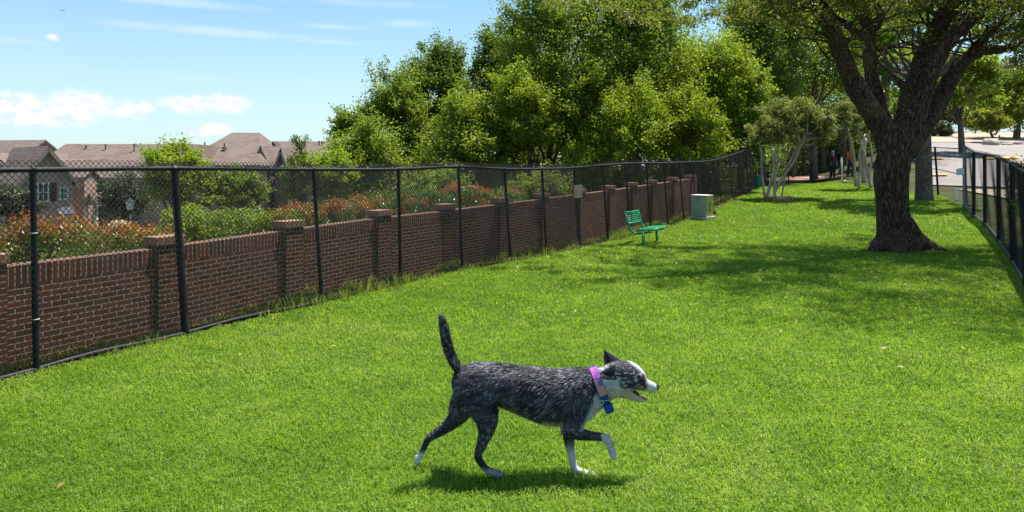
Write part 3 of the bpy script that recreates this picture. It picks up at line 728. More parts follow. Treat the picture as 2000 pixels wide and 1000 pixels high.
tips = np.array(tips); tpy = HOR-(tips[:, 2]-EYE)*F/tips[:, 1]; tpx = 1000+tips[:, 0]*F/tips[:, 1]; tips = tips[(tpy < 5) | ((tpx > 1960) & (tpy < 130)) | (rng.random(len(tips)) < .06)]
cc = np.array([LIMB['trunk'][0][0]+1.2, ZO-1.5, 7.0])
C2 = clumps_ell(cc, (4.9, 4.2, 2.2), 330, .35); C2 = C2[C2[:, 2] > 5.3]
# drooping twigs hanging into the top of the frame, well left of the trunk
hang = []
for (a0, a1, p0, p1, Z0, Z1, n) in ((1080, 1600, -60, 10, 12, 16, 44), (1180, 1560, -20, 45, 13, 16, 40), (1500, 1600, -10, 60, 11, 13, 14), (1620, 1700, -20, 20, 12, 13.5, 16), (1740, 1830, -40, 25, 12, 15, 12), (1900, 2060, -20, 90, 12, 15, 46), (1960, 2100, 80, 140, 13, 15, 20), (1715, 1790, 0, 60, 16, 17.5, 12)):
    pxs_ = rng.uniform(a0, a1, n); pys_ = rng.uniform(p0, p1, n); Zs = rng.uniform(Z0, Z1, n)
    hang += [P3(a, c, z) for a, c, z in zip(pxs_, pys_, Zs)]
hang = np.array(hang)
for h in hang[::2]:
    t = tips[np.argmin(np.linalg.norm(tips-h, axis=1))]; mb.tube(wobble(t, h, 5, .08), np.linspace(.009, .003, 13), 4)
ol = np.vstack([C2, tips[::2], hang])
CRo = np.concatenate([rng.uniform(.35, .75, len(C2)), rng.uniform(.3, .55, len(tips[::2])), rng.uniform(.20, .36, len(hang))])
per = np.concatenate([np.full(len(C2), 150), np.full(len(tips[::2]), 80), np.full(len(hang), 95)])
add('branches', mb.mesh(True), M_oak, oak)
add('crown', foliage(ol, CRo, per, .085, flat=.6, aspect=.38, tb=.5, tintsd=.22), LM['oak'], oak)
dead = np.array([P3(1733, 12, 12.6), P3(1755, 6, 12.6), P3(1225, 30, 11), P3(1800, -4, 12.8)])
V, q4, tn = leaves_mesh(np.repeat(dead, 22, 0)+rng.normal(0, .08, (88, 3)), np.full(88, .10), rng.random(88), None, .5)
add('dry_leaves', mesh_np(V, [q4], False, {'tint': tn}), M_fall, oak)
place(oak)

# second trunk and trees towards the street
def big_tree(name, label, px, py, rpx, fork_py, crown_, lm, nl, size, bark=M_bark, group=None, limbs=5, ncl=110, crr=.2, flare=1.35):
    g = G(px, py); Z = g[1]; s = Z/F; o = thing(name, label, 'tree', group); m = MB()
    fk = P3(px-3, fork_py, Z); P = catmull([g-[0, 0, .3], g+[0, 0, .25*rpx*s], g*.7+fk*.3, g*.3+fk*.7, fk], 4)
    rad = np.interp(np.linspace(0, 1, len(P)), [0, .12, .3, 1], [rpx*flare*1.1, rpx*flare, rpx*1.03, rpx*.82])*s; m.tube(P, rad, 16)
    cx, cy, hw, hh = crown_; c = P3(cx, cy, Z); r = np.array([hw*s, hw*s*.9, hh*s]); CT = clumps_ell(c, r, ncl, .45)
    for k in range(limbs*3):
        e = CT[k]; 
        if e[2] < fk[2]: e = e+[0, 0, (fk[2]-e[2])+.5]
        Q = wobble(fk-[0, 0, rpx*s*.3], e, 5, .12); m.tube(Q, np.linspace(rpx*.55 if k < limbs else rpx*.25, rpx*.08, len(Q))*s, 7)
    add('trunk', m.mesh(True), bark, o)
    add('crown', foliage(CT, crr*r[0]*rng.uniform(.6, 1.3, ncl), nl//ncl, size), LM[lm], o); place(o)
big_tree('street_tree', 'grey-brown straight trunk standing right behind the big oak', 1805, 391, 15, 190, (1790, 40, 150, 120), 'mid', 15000, .12, ncl=90, crr=.15)
big_tree('street_tree', 'roadside tree with forked grey trunk behind the pale fence post', 1879, 300, 6, 243, (1870, 170, 78, 72), 'mid', 15000, .25)
for (lb, px, top, hw, bot, Z, lm, nl, sz) in (
    ('broad green tree over the road at the right edge', 1985, 110, 95, 285, 62, 'mid', 17000, .30),
    ('yellow-leaved round tree in front of the dark street trees', 1936, 208, 42, 272, 56, 'yellow', 7000, .22),
    ('dark green street tree behind the yellow-leaved tree', 1925, 130, 85, 282, 80, 'dark', 12000, .36),
    ('street tree crown between the oak and the forked roadside tree', 1830, 150, 75, 280, 78, 'dark', 12000, .36),
    ('pale green bush under the street trees beyond the road', 1838, 236, 26, 280, 66, 'grey', 3500, .22),
    ('dark street tree beyond the road, right behind the oak fork', 1745, 160, 90, 290, 82, 'dark', 12000, .36),
    ('hazy tree row end beyond the road at the far right', 2080, 90, 90, 290, 75, 'dark', 9000, .36)):
    tree('street_tree' if 'bush' not in lb else 'bush', lb, px, top, hw, bot, Z, lm, nl, sz, group='street trees beyond the road', cat='tree' if 'bush' not in lb else 'bush')

# crape myrtles
def myrtle(label, stems, zb, crownspec, nl, stemr, seed):
    o = thing('crape_myrtle', label, 'tree', 'crape myrtles on the lawn'); m = MB()
    for pts in stems:
        P = catmull([np.array([*P3(a, c, zb+d), r*zb/F]) for a, c, r, d in pts], 5); m.tube(P[:, :3], P[:, 3], 9)
    add('trunk', m.mesh(True), M_pale, o)
    CT = []
    for (px, py, hw, hh, n) in crownspec:
        CT.append(clumps_ell(P3(px, py, zb), np.array([hw, hw*.9, hh])*zb/F, n, .2))
    CT = np.vstack(CT); tw = MB(); tipsm = np.array([P3(p[-1][0], p[-1][1], zb+p[-1][3]) for p in stems])
    for c in CT[::3]:
        t = tipsm[np.argmin(np.linalg.norm(tipsm-c, axis=1))]; tw.tube(wobble(t, c, 4, .07), np.linspace(.022, .006, 10), 5)
    add('twigs', tw.mesh(True), M_pale, o)
    add('crown', foliage(CT, rng.uniform(.14, .30, len(CT)), nl//len(CT), .075, tb=.5, tintsd=.25), LM['myrtle'], o); place(o)
zc = G(1508, 388)[1]
myrtle('crape myrtle with fanned pale stems in a small edged bed', [
    [(1494, 390, 2.6, 0), (1490, 355, 2.2, 0), (1487, 320, 2, 0), (1487, 295, 1.7, 0), (1478, 262, 1.2, .2)],
    [(1496, 390, 2.6, 0), (1503, 362, 2.2, -.1), (1511, 330, 2, -.2), (1508, 300, 1.8, -.3), (1500, 268, 1.3, -.4)],
    [(1513, 388, 3.4, 0), (1513, 350, 3, 0), (1511, 318, 2.6, 0), (1518, 298, 2.2, 0), (1523, 262, 1.5, 0)],
    [(1515, 372, 2.6, 0), (1530, 345, 2.2, .1), (1537, 325, 2, .2), (1550, 302, 1.7, .3), (1562, 272, 1.2, .4)],
    [(1513, 375, 2.6, 0), (1524, 352, 2.2, -.1), (1541, 330, 2.2, -.2), (1553, 310, 1.8, -.3), (1566, 280, 1.2, -.4)],
    [(1499, 386, 2.4, .1), (1509, 350, 2, .2), (1521, 325, 1.9, .3), (1536, 300, 1.6, .4), (1545, 260, 1.2, .5)],
    [(1526, 387, 1.8, .1), (1530, 365, 1.6, .1), (1534, 342, 1.4, .1), (1547, 318, 1.2, .1)]], zc,
    [(1545, 245, 76, 52, 110), (1500, 268, 46, 36, 40), (1598, 262, 48, 44, 46)], 26000, 1, 1)
zc2 = G(1690, 368)[1]
myrtle('crape myrtle with peeling pale stems half hidden by the oak', [
    [(1672, 364, 3.2, 0), (1669, 335, 2.8, 0), (1667, 300, 2.4, 0), (1660, 268, 2, 0), (1652, 240, 1.2, 0)],
    [(1676, 364, 3, 0), (1680, 330, 2.4, .2), (1678, 300, 2.2, .2), (1690, 262, 1.8, .2)],
    [(1701, 366, 3.2, 0), (1695, 340, 2.6, -.1), (1690, 310, 2.4, -.1), (1682, 280, 2, -.1), (1674, 250, 1.4, 0)],
    [(1700, 366, 3, 0), (1699, 335, 2.4, .1), (1703, 300, 2, .1), (1695, 262, 1.6, .2)],
    [(1688, 358, 5.5, .6), (1687, 330, 5, .6), (1686, 300, 4.5, .6), (1690, 270, 3, .6)]], zc2,
    [(1650, 238, 48, 46, 46), (1690, 225, 44, 34, 34)], 14000, 1, 2)
bd = G(1513, 389); me_ = MB(); me_.tube([bd+[.15, 0, -.05], bd+[.15, 0, .06]], .48, 24); me_.tube([bd+[.15, 0, .055], bd+[.15, 0, .09]], .43, 24)
add('planting_bed', smooth_flat(me_.mesh(True)), vary((.30, .16, .11), (.42, .27, .2), 9., .01, name='reddish_edging'), label='small round reddish edged bed under the fanned crape myrtle stems', category='planting bed')

# hedges and shrubs on the house side
def hedge(name, label, px0, px1, tops, bot, Z0, Z1, depth, lm, lm2, nl, size, cat='hedge', group=None, red=.3, topred=.2):
    n = 120; f = rng.random(n*3); px = px0+(px1-px0)*f; Z = Z0+(Z1-Z0)*f+rng.uniform(0, depth, n*3)
    tp = np.interp(px, [t[0] for t in tops], [t[1] for t in tops]); v = rng.random(n*3)**.6; 
    zt = EYE-(tp-HOR)*Z/F; zb = np.array([gz(a, c) for a, c in zip((px-1000)*Z/F, Z)])+.15
    CT = np.stack([(px-1000)*Z/F, Z, zt-.18-(1-v)*(zt-zb)*.98], 1)
    o = thing(name, label, cat, group)
    add('foliage', foliage(CT, rng.uniform(.16, .30, len(CT)), nl//len(CT), size, tintsd=.2), LM[lm], o)
    if lm2:
        k = (v > 1-topred) & (value_noise(CT[:, 0]+40, CT[:, 1]*2+40, .8, 12) > 1-red*1.6)
        if k.sum(): add('red_tips', foliage(CT[k]+[0, 0, .12], rng.uniform(.16, .26, k.sum()), 70, size*1.05, tintsd=.25), LM[lm2], o)
    m = MB(); hub = CT[:, :2].mean(0)
    for a in CT[::12]:
        g = gz(a[0], a[1]); m.tube(wobble(np.array([a[0], a[1], g-.1]), a, 4, .05), np.linspace(.03, .01, 10), 5)
    bs_ = np.array([[a[0], a[1], gz(a[0], a[1])-.08] for a in CT[::12]]); bs_ = bs_[np.argsort(bs_[:, 0])]; m.tube(bs_, .02, 5)
    add('stems', m.mesh(True), M_bark, o); place(o)
hedge('hedge', 'photinia hedge with orange-red new tips behind the near end of the wall', -260, 330, [(-260, 425), (0, 428), (90, 424), (170, 432), (260, 437), (340, 440)], 0, 7.4, 9.4, 1.6, 'hedge', 'red', 60000, .042, red=.40, topred=.24)
hedge('shrub', 'dense lime green shrub mass behind the wall beside the thick fence post', 330, 560, [(330, 400), (380, 385), (430, 400), (500, 402), (560, 410)], 0, 11.5, 13.0, 1.8, 'mid', None, 30000, .07, cat='shrub')
hedge('hedge', 'dusty green shrubs with bronze tips behind the third and fourth piers', 540, 720, [(540, 405), (600, 395), (660, 392), (720, 395)], 0, 12.5, 14, 1.8, 'hedge', 'red', 34000, .055, cat='shrub', red=.15)
hedge('hedge', 'red-tipped photinia clump rising between the fence posts left of centre', 690, 1010, [(690, 385), (740, 362), (820, 364), (870, 354), (930, 362), (1010, 365)], 0, 14.5, 17, 2, 'hedge', 'red', 44000, .06, cat='shrub', red=.24, topred=.32)
tree('small_tree', 'grey-green small-leaved tree in front of the brick townhouse porch', 243, 338, 52, 440, 22, 'grey', 12000, .085, base_py=None, crr=.28)
tree('small_tree', 'bright green tree overtopping the thick fence post', 352, 300, 66, 425, 17.5, 'bright', 18000, .075, crr=.26)
tree('small_tree', 'leafy green tree behind the fence, between the first hip roof and the dark gables', 450, 325, 85, 430, 18.5, 'mid', 18000, .08, crr=.24)
tree('small_tree', 'wispy green sapling with a bare tip sticking above the roofs', 595, 290, 50, 420, 20, 'mid', 9000, .08, crr=.24)
tree('small_tree', 'loose bright green tree left of the slim dark tree', 650, 285, 60, 420, 21, 'bright', 12000, .09, crr=.24)
tree('small_tree', 'round grey-green shrub-tree by the left townhouse wall', 18, 366, 48, 446, 19, 'grey', 10000, .08, crr=.28)
tree('small_tree', 'mid green undergrowth tree behind the fifth and sixth piers', 850, 325, 90, 440, 20.5, 'mid', 11000, .09, crr=.24)
tree('small_tree', 'bushy lit undergrowth behind the sixth to eighth piers', 1060, 325, 90, 430, 22, 'mid', 11000, .09, crr=.24)
tree('small_tree', 'undergrowth tree behind the wall above the bench', 1215, 330, 80, 430, 24, 'mid', 9000, .10, crr=.24)
tree('small_tree', 'undergrowth tree behind the last wall piers', 1345, 300, 75, 410, 27, 'dark', 9000, .10, crr=.24)
# twig tip of the sapling
tp = MB(); 
for k in range(7):
    a = P3(592, 315, 20); e = P3(rng.uniform(566, 600), rng.uniform(262, 285), 20); tp.tube(wobble(a, e, 5, .06), np.linspace(.015, .005, 13), 5)
o = thing('small_tree', 'sparse twig tips with few leaves standing out against the roof line', 'tree'); add('branches', tp.mesh(True), M_bark, o)
cts = np.array([P3(rng.uniform(566, 602), rng.uniform(264, 295), 20) for _ in range(22)]); add('crown', foliage(cts, .12, 16, .07), LM['dark'], o); place(o)
o = thing('flowering_shrub', 'small shrub covered in white blossom at the back of the red-tipped hedge', 'shrub'); cts = np.array([P3(rng.uniform(218, 248), rng.uniform(438, 450), 13) for _ in range(26)])
add('blossom', foliage(cts, .12, 60, .05), LM['white'], o); m = MB()
for c in cts[::3]: m.tube(wobble(np.array([c[0], c[1], gz(c[0], c[1])]), c, 4, .04), np.linspace(.02, .008, 10), 5)
add('stems', m.mesh(True), M_bark, o); place(o)
o = thing('flowering_shrub', 'low plants with red flowers along the top of the right fence', 'shrub'); 
cl_ = []; 
for f in np.linspace(.1, .9, 26):
    p = RB[2]*(1-f)+RB[-1]*f; cl_.append([p[0]+.9+rng.normal(0, .15), p[1]+.5, gz(p[0], p[1])+rng.uniform(1.45, 1.72)])
cl_ = np.array(cl_); add('blossom', foliage(cl_, .07, 12, .045), LM['redflower'], o)
add('foliage', foliage(np.repeat(cl_, 3, 0)-[0, 0, .0]-np.abs(rng.normal(0, .5, (78, 1)))*[0, 0, 1], .2, 60, .05), LM['hedge'], o); place(o)

# ------------------------------------------------------------------ houses
M_roof = None
def b_roof(q, bs):
    uvn = q.n('ShaderNodeUVMap', uv_map='UVMap'); t = q.n('ShaderNodeTexBrick', offset=.5); q.put(t.inputs['Vector'], uvn.outputs[0])
    for k, v in (('Scale', 1.), ('Mortar Size', .03), ('Brick Width', .6), ('Row Height', .28), ('Mortar Smooth', .6)): t.inputs[k].default_value = v
    t.inputs['Color1'].default_value = (.130, .095, .080, 1); t.inputs['Color2'].default_value = (.180, .138, .118, 1); t.inputs['Mortar'].default_value = (.09, .066, .056, 1)
    n = q.noise(uvn.outputs[0], .5, 4.); q.put(bs.inputs['Base Color'], q.mix(q.m('MULTIPLY', q.ss(n, .3, .7), .45), t.outputs['Color'], (.17, .14, .125)))
M_roof = mat('roof_shingles', rough=.95, spec=.1, build=b_roof)
def b_hb(c1, c2, mo):
    def f(q, bs):
        uvn = q.n('ShaderNodeUVMap', uv_map='UVMap'); t = q.n('ShaderNodeTexBrick', offset=.5); q.put(t.inputs['Vector'], uvn.outputs[0])
        for k, v in (('Scale', 1.), ('Mortar Size', .014), ('Brick Width', .34), ('Row Height', .12)): t.inputs[k].default_value = v
        t.inputs['Color1'].default_value = (*c1, 1); t.inputs['Color2'].default_value = (*c2, 1); t.inputs['Mortar'].default_value = (*mo, 1)
        n = q.noise(uvn.outputs[0], 1.2, 4.); q.put(bs.inputs['Base Color'], q.mix(q.m('MULTIPLY', q.ss(n, .3, .7), .3), t.outputs['Color'], mo))
    return f
M_hb = mat('pinkish_house_brick', rough=.95, spec=.1, build=b_hb((.30, .165, .125), (.42, .26, .20), (.46, .37, .31)))
M_hb2 = mat('taupe_house_brick', rough=.95, spec=.1, build=b_hb((.33, .20, .155), (.42, .28, .22), (.42, .35, .30)))
M_trim = vary((.34, .28, .225), (.28, .23, .18), 3., name='beige_trim')
M_shut = mat('brown_shutter', (.07, .025, .018), .6)
M_glass = mat('window_glass', (.05, .075, .08), .08, 0., .8)
M_wframe = mat('white_window_frame', (.62, .60, .56), .5)
M_dkroof = vary((.05, .05, .06), (.08, .08, .09), 5., name='dark_awning_roof')
def face_uv(V, faces):
    """planar metric UVs per polygon"""
    UV = []
    for f in faces:
        p = np.array([V[i] for i in f]); n = np.cross(p[1]-p[0], p[2]-p[0]); n /= np.linalg.norm(n)+1e-9
        if abs(n[2]) > .99: u = np.array([1., 0, 0])
        else: u = np.cross([0, 0, 1.], n); u /= np.linalg.norm(u)
        v = np.cross(n, u); UV += [(float(a@u), float(a@v)) for a in p]
    return UV
def poly_obj(name, V, faces, mt, parent):
    me = bpy.data.meshes.new(name); me.from_pydata([tuple(v) for v in V], [], faces); l = me.uv_layers.new(name='UVMap')
    l.data.foreach_set('uv', np.array(face_uv(V, faces), np.float32).ravel()); me.update(); return add(name, me, mt, parent)
class House:
    def __init__(s, label, group='brown roofed townhouses beyond the wall'):
        s.o = thing('brick_house', label, 'house', group)
    def wing(s, p0, p1, depth, zb, ze, zr, kind='gable', mw=None, mr=None, over=.35, hip0=0., hip1=0., th=.16):
        """front wall runs p0->p1 (xy, left to right seen from the camera); kind 'gable': ridge parallel to the front; 'front': gable end faces the camera"""
        p0, p1 = np.array(p0, float), np.array(p1, float); t = (p1-p0); L = np.linalg.norm(t); t /= L; n = np.array([-t[1], t[0]])
        def q(a, b_, z): return [*(p0+t*a+n*b_), z]
        W_ = depth; mw = mw or M_hb; mr = mr or M_roof
        if kind == 'front':
            V = [q(0, 0, zb), q(L, 0, zb), q(L, W_, zb), q(0, W_, zb), q(0, 0, ze), q(L, 0, ze), q(L, W_, ze), q(0, W_, ze), q(L/2, 0, zr), q(L/2, W_, zr)]
            Fc = [(0, 1, 5, 8, 4), (1, 2, 6, 5), (2, 3, 7, 9, 6), (3, 0, 4, 7)]
            w = poly_obj('wall', V, Fc, mw, s.o); k = (zr-ze)/(L/2); o = over
            R_ = []; F2 = []
            for sg, a0, a1 in ((0, -o, L/2), (1, L+o, L/2)):
                b0 = len(R_); z0 = ze-k*o
                for zz in (.02, th): R_ += [q(a0, -o, z0+zz), q(a1, -o, zr+zz), q(a1, W_+o, zr+zz), q(a0, W_+o, z0+zz)]
                F2 += [(b0, b0+1, b0+2, b0+3), (b0+4, b0+5, b0+6, b0+7), (b0, b0+1, b0+5, b0+4), (b0+3, b0+2, b0+6, b0+7), (b0, b0+3, b0+7, b0+4)]
            r = poly_obj('roof', R_, F2, mr, s.o)
            tm = MB()
            for sg, a0 in ((0, -o), (1, L+o)):
                a = np.array(q(a0, -o-.03, ze-k*o-.08)); c = np.array(q(L/2, -o-.03, zr-.08)); m_ = (a+c)/2; d = c-a
                ang = math.atan2(d[2], math.hypot(d[0], d[1])); M = np.array([[d[0], n[0], 0], [d[1], n[1], 0], [d[2], 0, 0]])
                x_ = d/np.linalg.norm(d); y_ = np.array([*n, 0]); z_ = np.cross(x_, y_); tm.box(m_, (np.linalg.norm(d), .05, .2), M=np.stack([x_, y_, z_], 1))
            add('trim', tm.mesh(), M_trim, r)
        else:
            V = [q(0, 0, zb), q(L, 0, zb), q(L, W_, zb), q(0, W_, zb), q(0, 0, ze), q(L, 0, ze), q(L, W_, ze), q(0, W_, ze)]
            Fc = [(0, 1, 5, 4), (1, 2, 6, 5), (2, 3, 7, 6), (3, 0, 4, 7)]
            if not hip0: V.append(q(0, W_/2, zr)); Fc[3] = (3, 0, 4, len(V)-1, 7)
            if not hip1: V.append(q(L, W_/2, zr)); Fc[1] = (1, 2, 6, len(V)-1, 5)
            w = poly_obj('wall', V, Fc, mw, s.o); o = over; k = (zr-ze)/(W_/2); z0 = ze-k*o
            A_, B_ = (hip0 if hip0 else -o), (L-hip1 if hip1 else L+o)
            R_ = []; 
            for zz in (.02, th): R_ += [q(-o, -o, z0+zz), q(L+o, -o, z0+zz), q(L+o, W_+o, z0+zz), q(-o, W_+o, z0+zz), q(A_, W_/2, zr+zz), q(B_, W_/2, zr+zz)]
            F2 = []
            for b0 in (0, 6): F2 += [(b0, b0+1, b0+5, b0+4), (b0+2, b0+3, b0+4, b0+5), (b0+1, b0+2, b0+5), (b0+3, b0, b0+4)] if (hip0 or hip1) else [(b0, b0+1, b0+5, b0+4), (b0+2, b0+3, b0+4, b0+5)]
            F2 += [(0, 1, 7, 6), (2, 3, 9, 8), (1, 2, 8, 7), (3, 0, 6, 9)] if (hip0 or hip1) else [(0, 1, 7, 6), (2, 3, 9, 8)]
            r = poly_obj('roof', R_, F2, mr, s.o)
            tm = MB(); x_ = np.array([*t, 0]); tm.box(q(L/2, -o-.03, z0-.02), (L+2*o, .05, .18), M=np.stack([x_, np.array([*n, 0]), [0, 0, 1]], 1)); add('trim', tm.mesh(), M_trim, r)
        s.p0, s.t, s.n, s.L = p0, t, n, L; return r
    def window(s, f, z, w, h, shut=False):
        c = s.p0+s.t*(f*s.L)-s.n*.03; x_ = np.array([*s.t, 0]); M = np.stack([x_, np.array([*s.n, 0]), [0, 0, 1]], 1); c3 = np.array([*c, z])
        m = MB(); y_ = np.array([*s.n, 0])
        for a, bz, sx, sz in ((0, h/2, w+.16, .1), (0, -h/2, w+.2, .12), (-w/2, 0, .1, h), (w/2, 0, .1, h), (0, 0, w, .07), (0, 0, .05, h)):
            m.box(c3+x_*a+np.array([0, 0, bz])-y_*.02, (sx, .09, sz), M=M)
        wo_ = add('window', m.mesh(), M_wframe, s.o); g = MB(); g.box(c3, (w, .05, h), M=M); add('pane', g.mesh(), M_glass, wo_)
        if shut:
            for sg in (-1, 1):
                g = MB(); g.box(c3+x_*sg*(w/2+.28)-y_*.02, (.42, .07, h+.05), M=M)
                for k in range(9): g.box(c3+x_*sg*(w/2+.28)+np.array([0, 0, (k-4)*h/9.5])-y_*.065, (.36, .03, .05), M=M)
                add('shutter', g.mesh(), M_shut, s.o)
def hx(px, Z): return ((px-1000)*Z/F, Z)
def hz_(py, Z): return EYE-(py-HOR)*Z/F
ZB = -3.4
h = House('left townhouse with brown shuttered window and front gable, its roof ridge running left')
h.wing(hx(-190, 58), hx(-10, 56), 9, ZB, hz_(345, 56), hz_(277, 61), 'gable', M_hb2, hip0=3.)
h.wing(hx(-40, 50), hx(36, 49), 6, ZB, hz_(345, 50), hz_(303, 50), 'front', M_hb2)
h.wing((-33.4, 45.2), (-31.5, 47.7), 6.5, ZB, hz_(350, 47), hz_(290, 47), 'front', M_hb2); r_gable = None
h.window(.42, hz_(375, 47), .62, 1.25, True); h.window(.82, hz_(378, 47), .45, .8)
g = MB(); M_ = None
V = [(*hx(112, 46.9), hz_(404, 47)), (*hx(143, 46.9), hz_(404, 47)), (*hx(149, 46.0), hz_(418, 46)), (*hx(112, 46.0), hz_(418, 46)), (*hx(112, 46.0), hz_(420, 46)), (*hx(149, 46.0), hz_(420, 46))]
poly_obj('porch_roof', V, [(3, 2, 1, 0), (4, 5, 2, 3), (2, 5, 1)], M_dkroof, h.o)
place(h.o)
h = House('long townhouse block with pale brick front, white gabled porch and flat ridge')
r_ = h.wing(hx(42, 52), hx(338, 53), 9, ZB, hz_(346, 52), hz_(285, 57), 'gable', M_hb, hip0=.8)
h.window(.44, hz_(362, 52), .8, 1.4, False); h.window(.51, hz_(362, 52), .8, 1.4, False)
h.wing(hx(133, 50.5), hx(165, 50.5), 1.6, ZB, hz_(349, 50.5), hz_(336, 51.5), 'gable', M_hb, over=.1)
h.wing(hx(166, 48.5), hx(189, 48.5), 3.5, hz_(400, 48.5), hz_(397, 48.5), hz_(381, 48.5), 'front', M_trim, over=.15)
m = MB()
for px in (168, 187): a = np.array(hx(px, 48.6)); m.box((*a, (hz_(400, 48.5)+ZB)/2), (.22, .22, hz_(400, 48.5)-ZB))
add('porch_post', m.mesh(), M_wframe, h.o) if False else None
for px in (168, 187):
    m = MB(); a = np.array(hx(px, 48.6)); m.box((*a, (hz_(400.5, 48.5)+ZB)/2), (.22, .22, hz_(400.5, 48.5)-ZB)); add('porch_post', m.mesh(), M_wframe, h.o)
m = MB(); a = hx(174, 51.8); m.box((a[0], a[1], ZB+1.2), (1.1, .1, 2.3)); add('door', m.mesh(), M_shut, h.o)
h.wing(hx(330, 54.5), hx(362, 54.5), 6, ZB, hz_(335, 54.5), hz_(283, 54.5), 'front', mat('dark_gable_siding', (.075, .06, .055), .8))  # right front gable, siding in one even dark brown
M_pipe = mat('vent_pipe', (.06, .055, .05), .6)
for px, py in ((168, 291), (206, 289), (262, 288), (330, 287)):
    m = MB(); c = P3(px, py, 56); m.tube([c-[0, 0, .5], c+[0, 0, .24]], .05, 8); m.tube([c+[0, 0, .24], c+[0, 0, .30]], .09, 8); add('vent_pipe', m.mesh(), M_pipe, h.o)
for px in (149, 157.5):
    m = MB(); c = P3(px, 306, 55.1); m.box(c, (.28, .34, .1), rx=R(38)); add('skylight', m.mesh(), mat('skylight', (.8, .8, .8), .3), h.o)
place(h.o)
h = House('townhouse with the tallest hipped roof and two small roof vents')
h.wing(hx(352, 58), hx(505, 58), 11, ZB, hz_(322, 58), hz_(262, 63), 'gable', M_hb, hip0=2.2, hip1=2.0)
h.wing(hx(362, 55.5), hx(384, 55.5), 5, ZB, hz_(320, 55.5), hz_(285, 55.5), 'front', M_hb)
for px, py in ((400, 282), (438, 284)):
    m = MB(); c = P3(px, py, 60.2); m.tube([c-[0, 0, .3], c+[0, 0, .2]], .06, 8); m.box(c-[0, 0, .25], (.4, .3, .12)); add('roof_vent', m.mesh(), M_pipe, h.o)
place(h.o)
h = House('far right townhouse with two steep dark gables and a louvred roof vent')
h.wing(hx(480, 62), hx(760, 64), 9, ZB, hz_(330, 62), hz_(279, 67), 'gable', M_hb)
M_dg = mat('dark_gable_stone', (.12, .085, .07), .9)
h.wing(hx(492, 60), hx(528, 60), 5, ZB, hz_(326, 60), hz_(287, 60), 'front', M_dg, over=.15)
h.wing(hx(536, 60), hx(562, 60), 5, ZB, hz_(328, 60), hz_(292, 60), 'front', M_dg, over=.15)
m = MB(); c = P3(533, 284, 64.5); m.add([c+[-.42, 0, -.25], c+[.42, 0, -.25], c+[0, 0, .38], c+[-.42, 1.5, -.25], c+[.42, 1.5, -.25], c+[0, 1.5, .38]], q=[[0, 1, 4, 3], [1, 2, 5, 4], [2, 0, 3, 5]], t=[[0, 2, 1], [3, 4, 5]]); add('roof_vent', m.mesh(), M_pipe, h.o)
for px in (623, 629, 595): 
    m = MB(); c = P3(px, 279, 66); m.tube([c-[0, 0, .3], c+[0, 0, .2]], .07, 8); add('vent_pipe', m.mesh(), M_pipe, h.o)
place(h.o)
# lamp post
o = thing('street_lamp', 'black lamp post with frosted white lantern in front of the grey-green tree', 'lamp'); c = P3(254, 402, 20.5); g = gz(c[0], c[1])
m = MB(); m.tube([[c[0], c[1], g-.1], [c[0], c[1], g+.4], [c[0], c[1], g+.42], c-[0, 0, .13]], [.08, .08, .045, .035], 12); add('post', m.mesh(True), M_blk, o)
m = MB(); m.tube([c-[0, 0, .13], c-[0, 0, .11], c+[0, 0, .12]], [.05, .07, .13], 6); add('lantern', m.mesh(), mat('frosted_glass', (.75, .75, .85), .3), o)
m = MB(); m.tube([c+[0, 0, .121], c+[0, 0, .14], c+[0, 0, .22], c+[0, 0, .26]], [.16, .15, .04, .015], 6); add('lantern_cap', m.mesh(), M_blk, o); place(o)

# ------------------------------------------------------------------ bench
M_green = vary((.006, .19, .07), (.012, .27, .11), 14., .0006, .32, .5, name='green_bench_coating')
b1 = G(1257.5, 481); b2 = G(1283.5, 472); l = (b2-b1); l[2] *= .6; Ls = np.linalg.norm(l); l /= Ls; l2 = np.array([l[0], l[1], 0]); l2 /= np.linalg.norm(l2); ac = np.array([l2[1], -l2[0], 0]); up = np.array([0, 0, 1.])
mid = (b1+b2)/2
def BP(s, a, z): return mid+l*s+ac*a+up*z
o = thing('bench', 'small green slatted metal bench leaning back toward the brick wall', 'bench')
def tube(pts, r, k=8, m=None):
    m = m or MB(); m.tube(catmull(pts, 4), r, k); return m
SH = .33
for s in (-Ls/2, Ls/2):
    m = MB(); m.tube([BP(s, 0, -.1), BP(s, -.015, SH-.03)], .03, 10); m.tube([BP(s, 0, -.01), BP(s, 0, .02)], .05, 10); add('leg', m.mesh(True), M_green, o)
Lh = Ls/2-.02
for s in (-Lh+.03, Lh-.03):
    m = tube([BP(s, .16, SH-.03), BP(s, 0, SH-.05), BP(s, -.18, SH-.08), BP(s, -.30, SH-.02), BP(s, -.37, SH+.12), BP(s, -.42, SH+.32)], .023); add('frame', m.mesh(True), M_green, o)
def slats(n, f0, f1, th, ww, name, rim=.02):
    m = MB()
    for k in range(n):
        a = f0(k/(n-1)); m.tube([BP(-Lh, *a), BP(Lh, *a)], ww, 6)
    e = [f0(t) for t in np.linspace(0, 1, 9)]
    for s in (-Lh, Lh): m.tube([BP(s, *a) for a in e], rim, 8)
    for a in (e[0], e[-1]): m.tube([BP(-Lh, *a), BP(Lh, *a)], rim, 8)
    s_ = 0; add(name, m.mesh(True), M_green, o)
slats(9, lambda t: (-.14+.35*t, SH+.015*math.sin(t*3.1)+.03*t*(t-.4)), None, 0, .0125, 'seat')
slats(7, lambda t: (-.375-.06*t, SH+.12+.235*t), None, 0, .0125, 'backrest')
place(o)

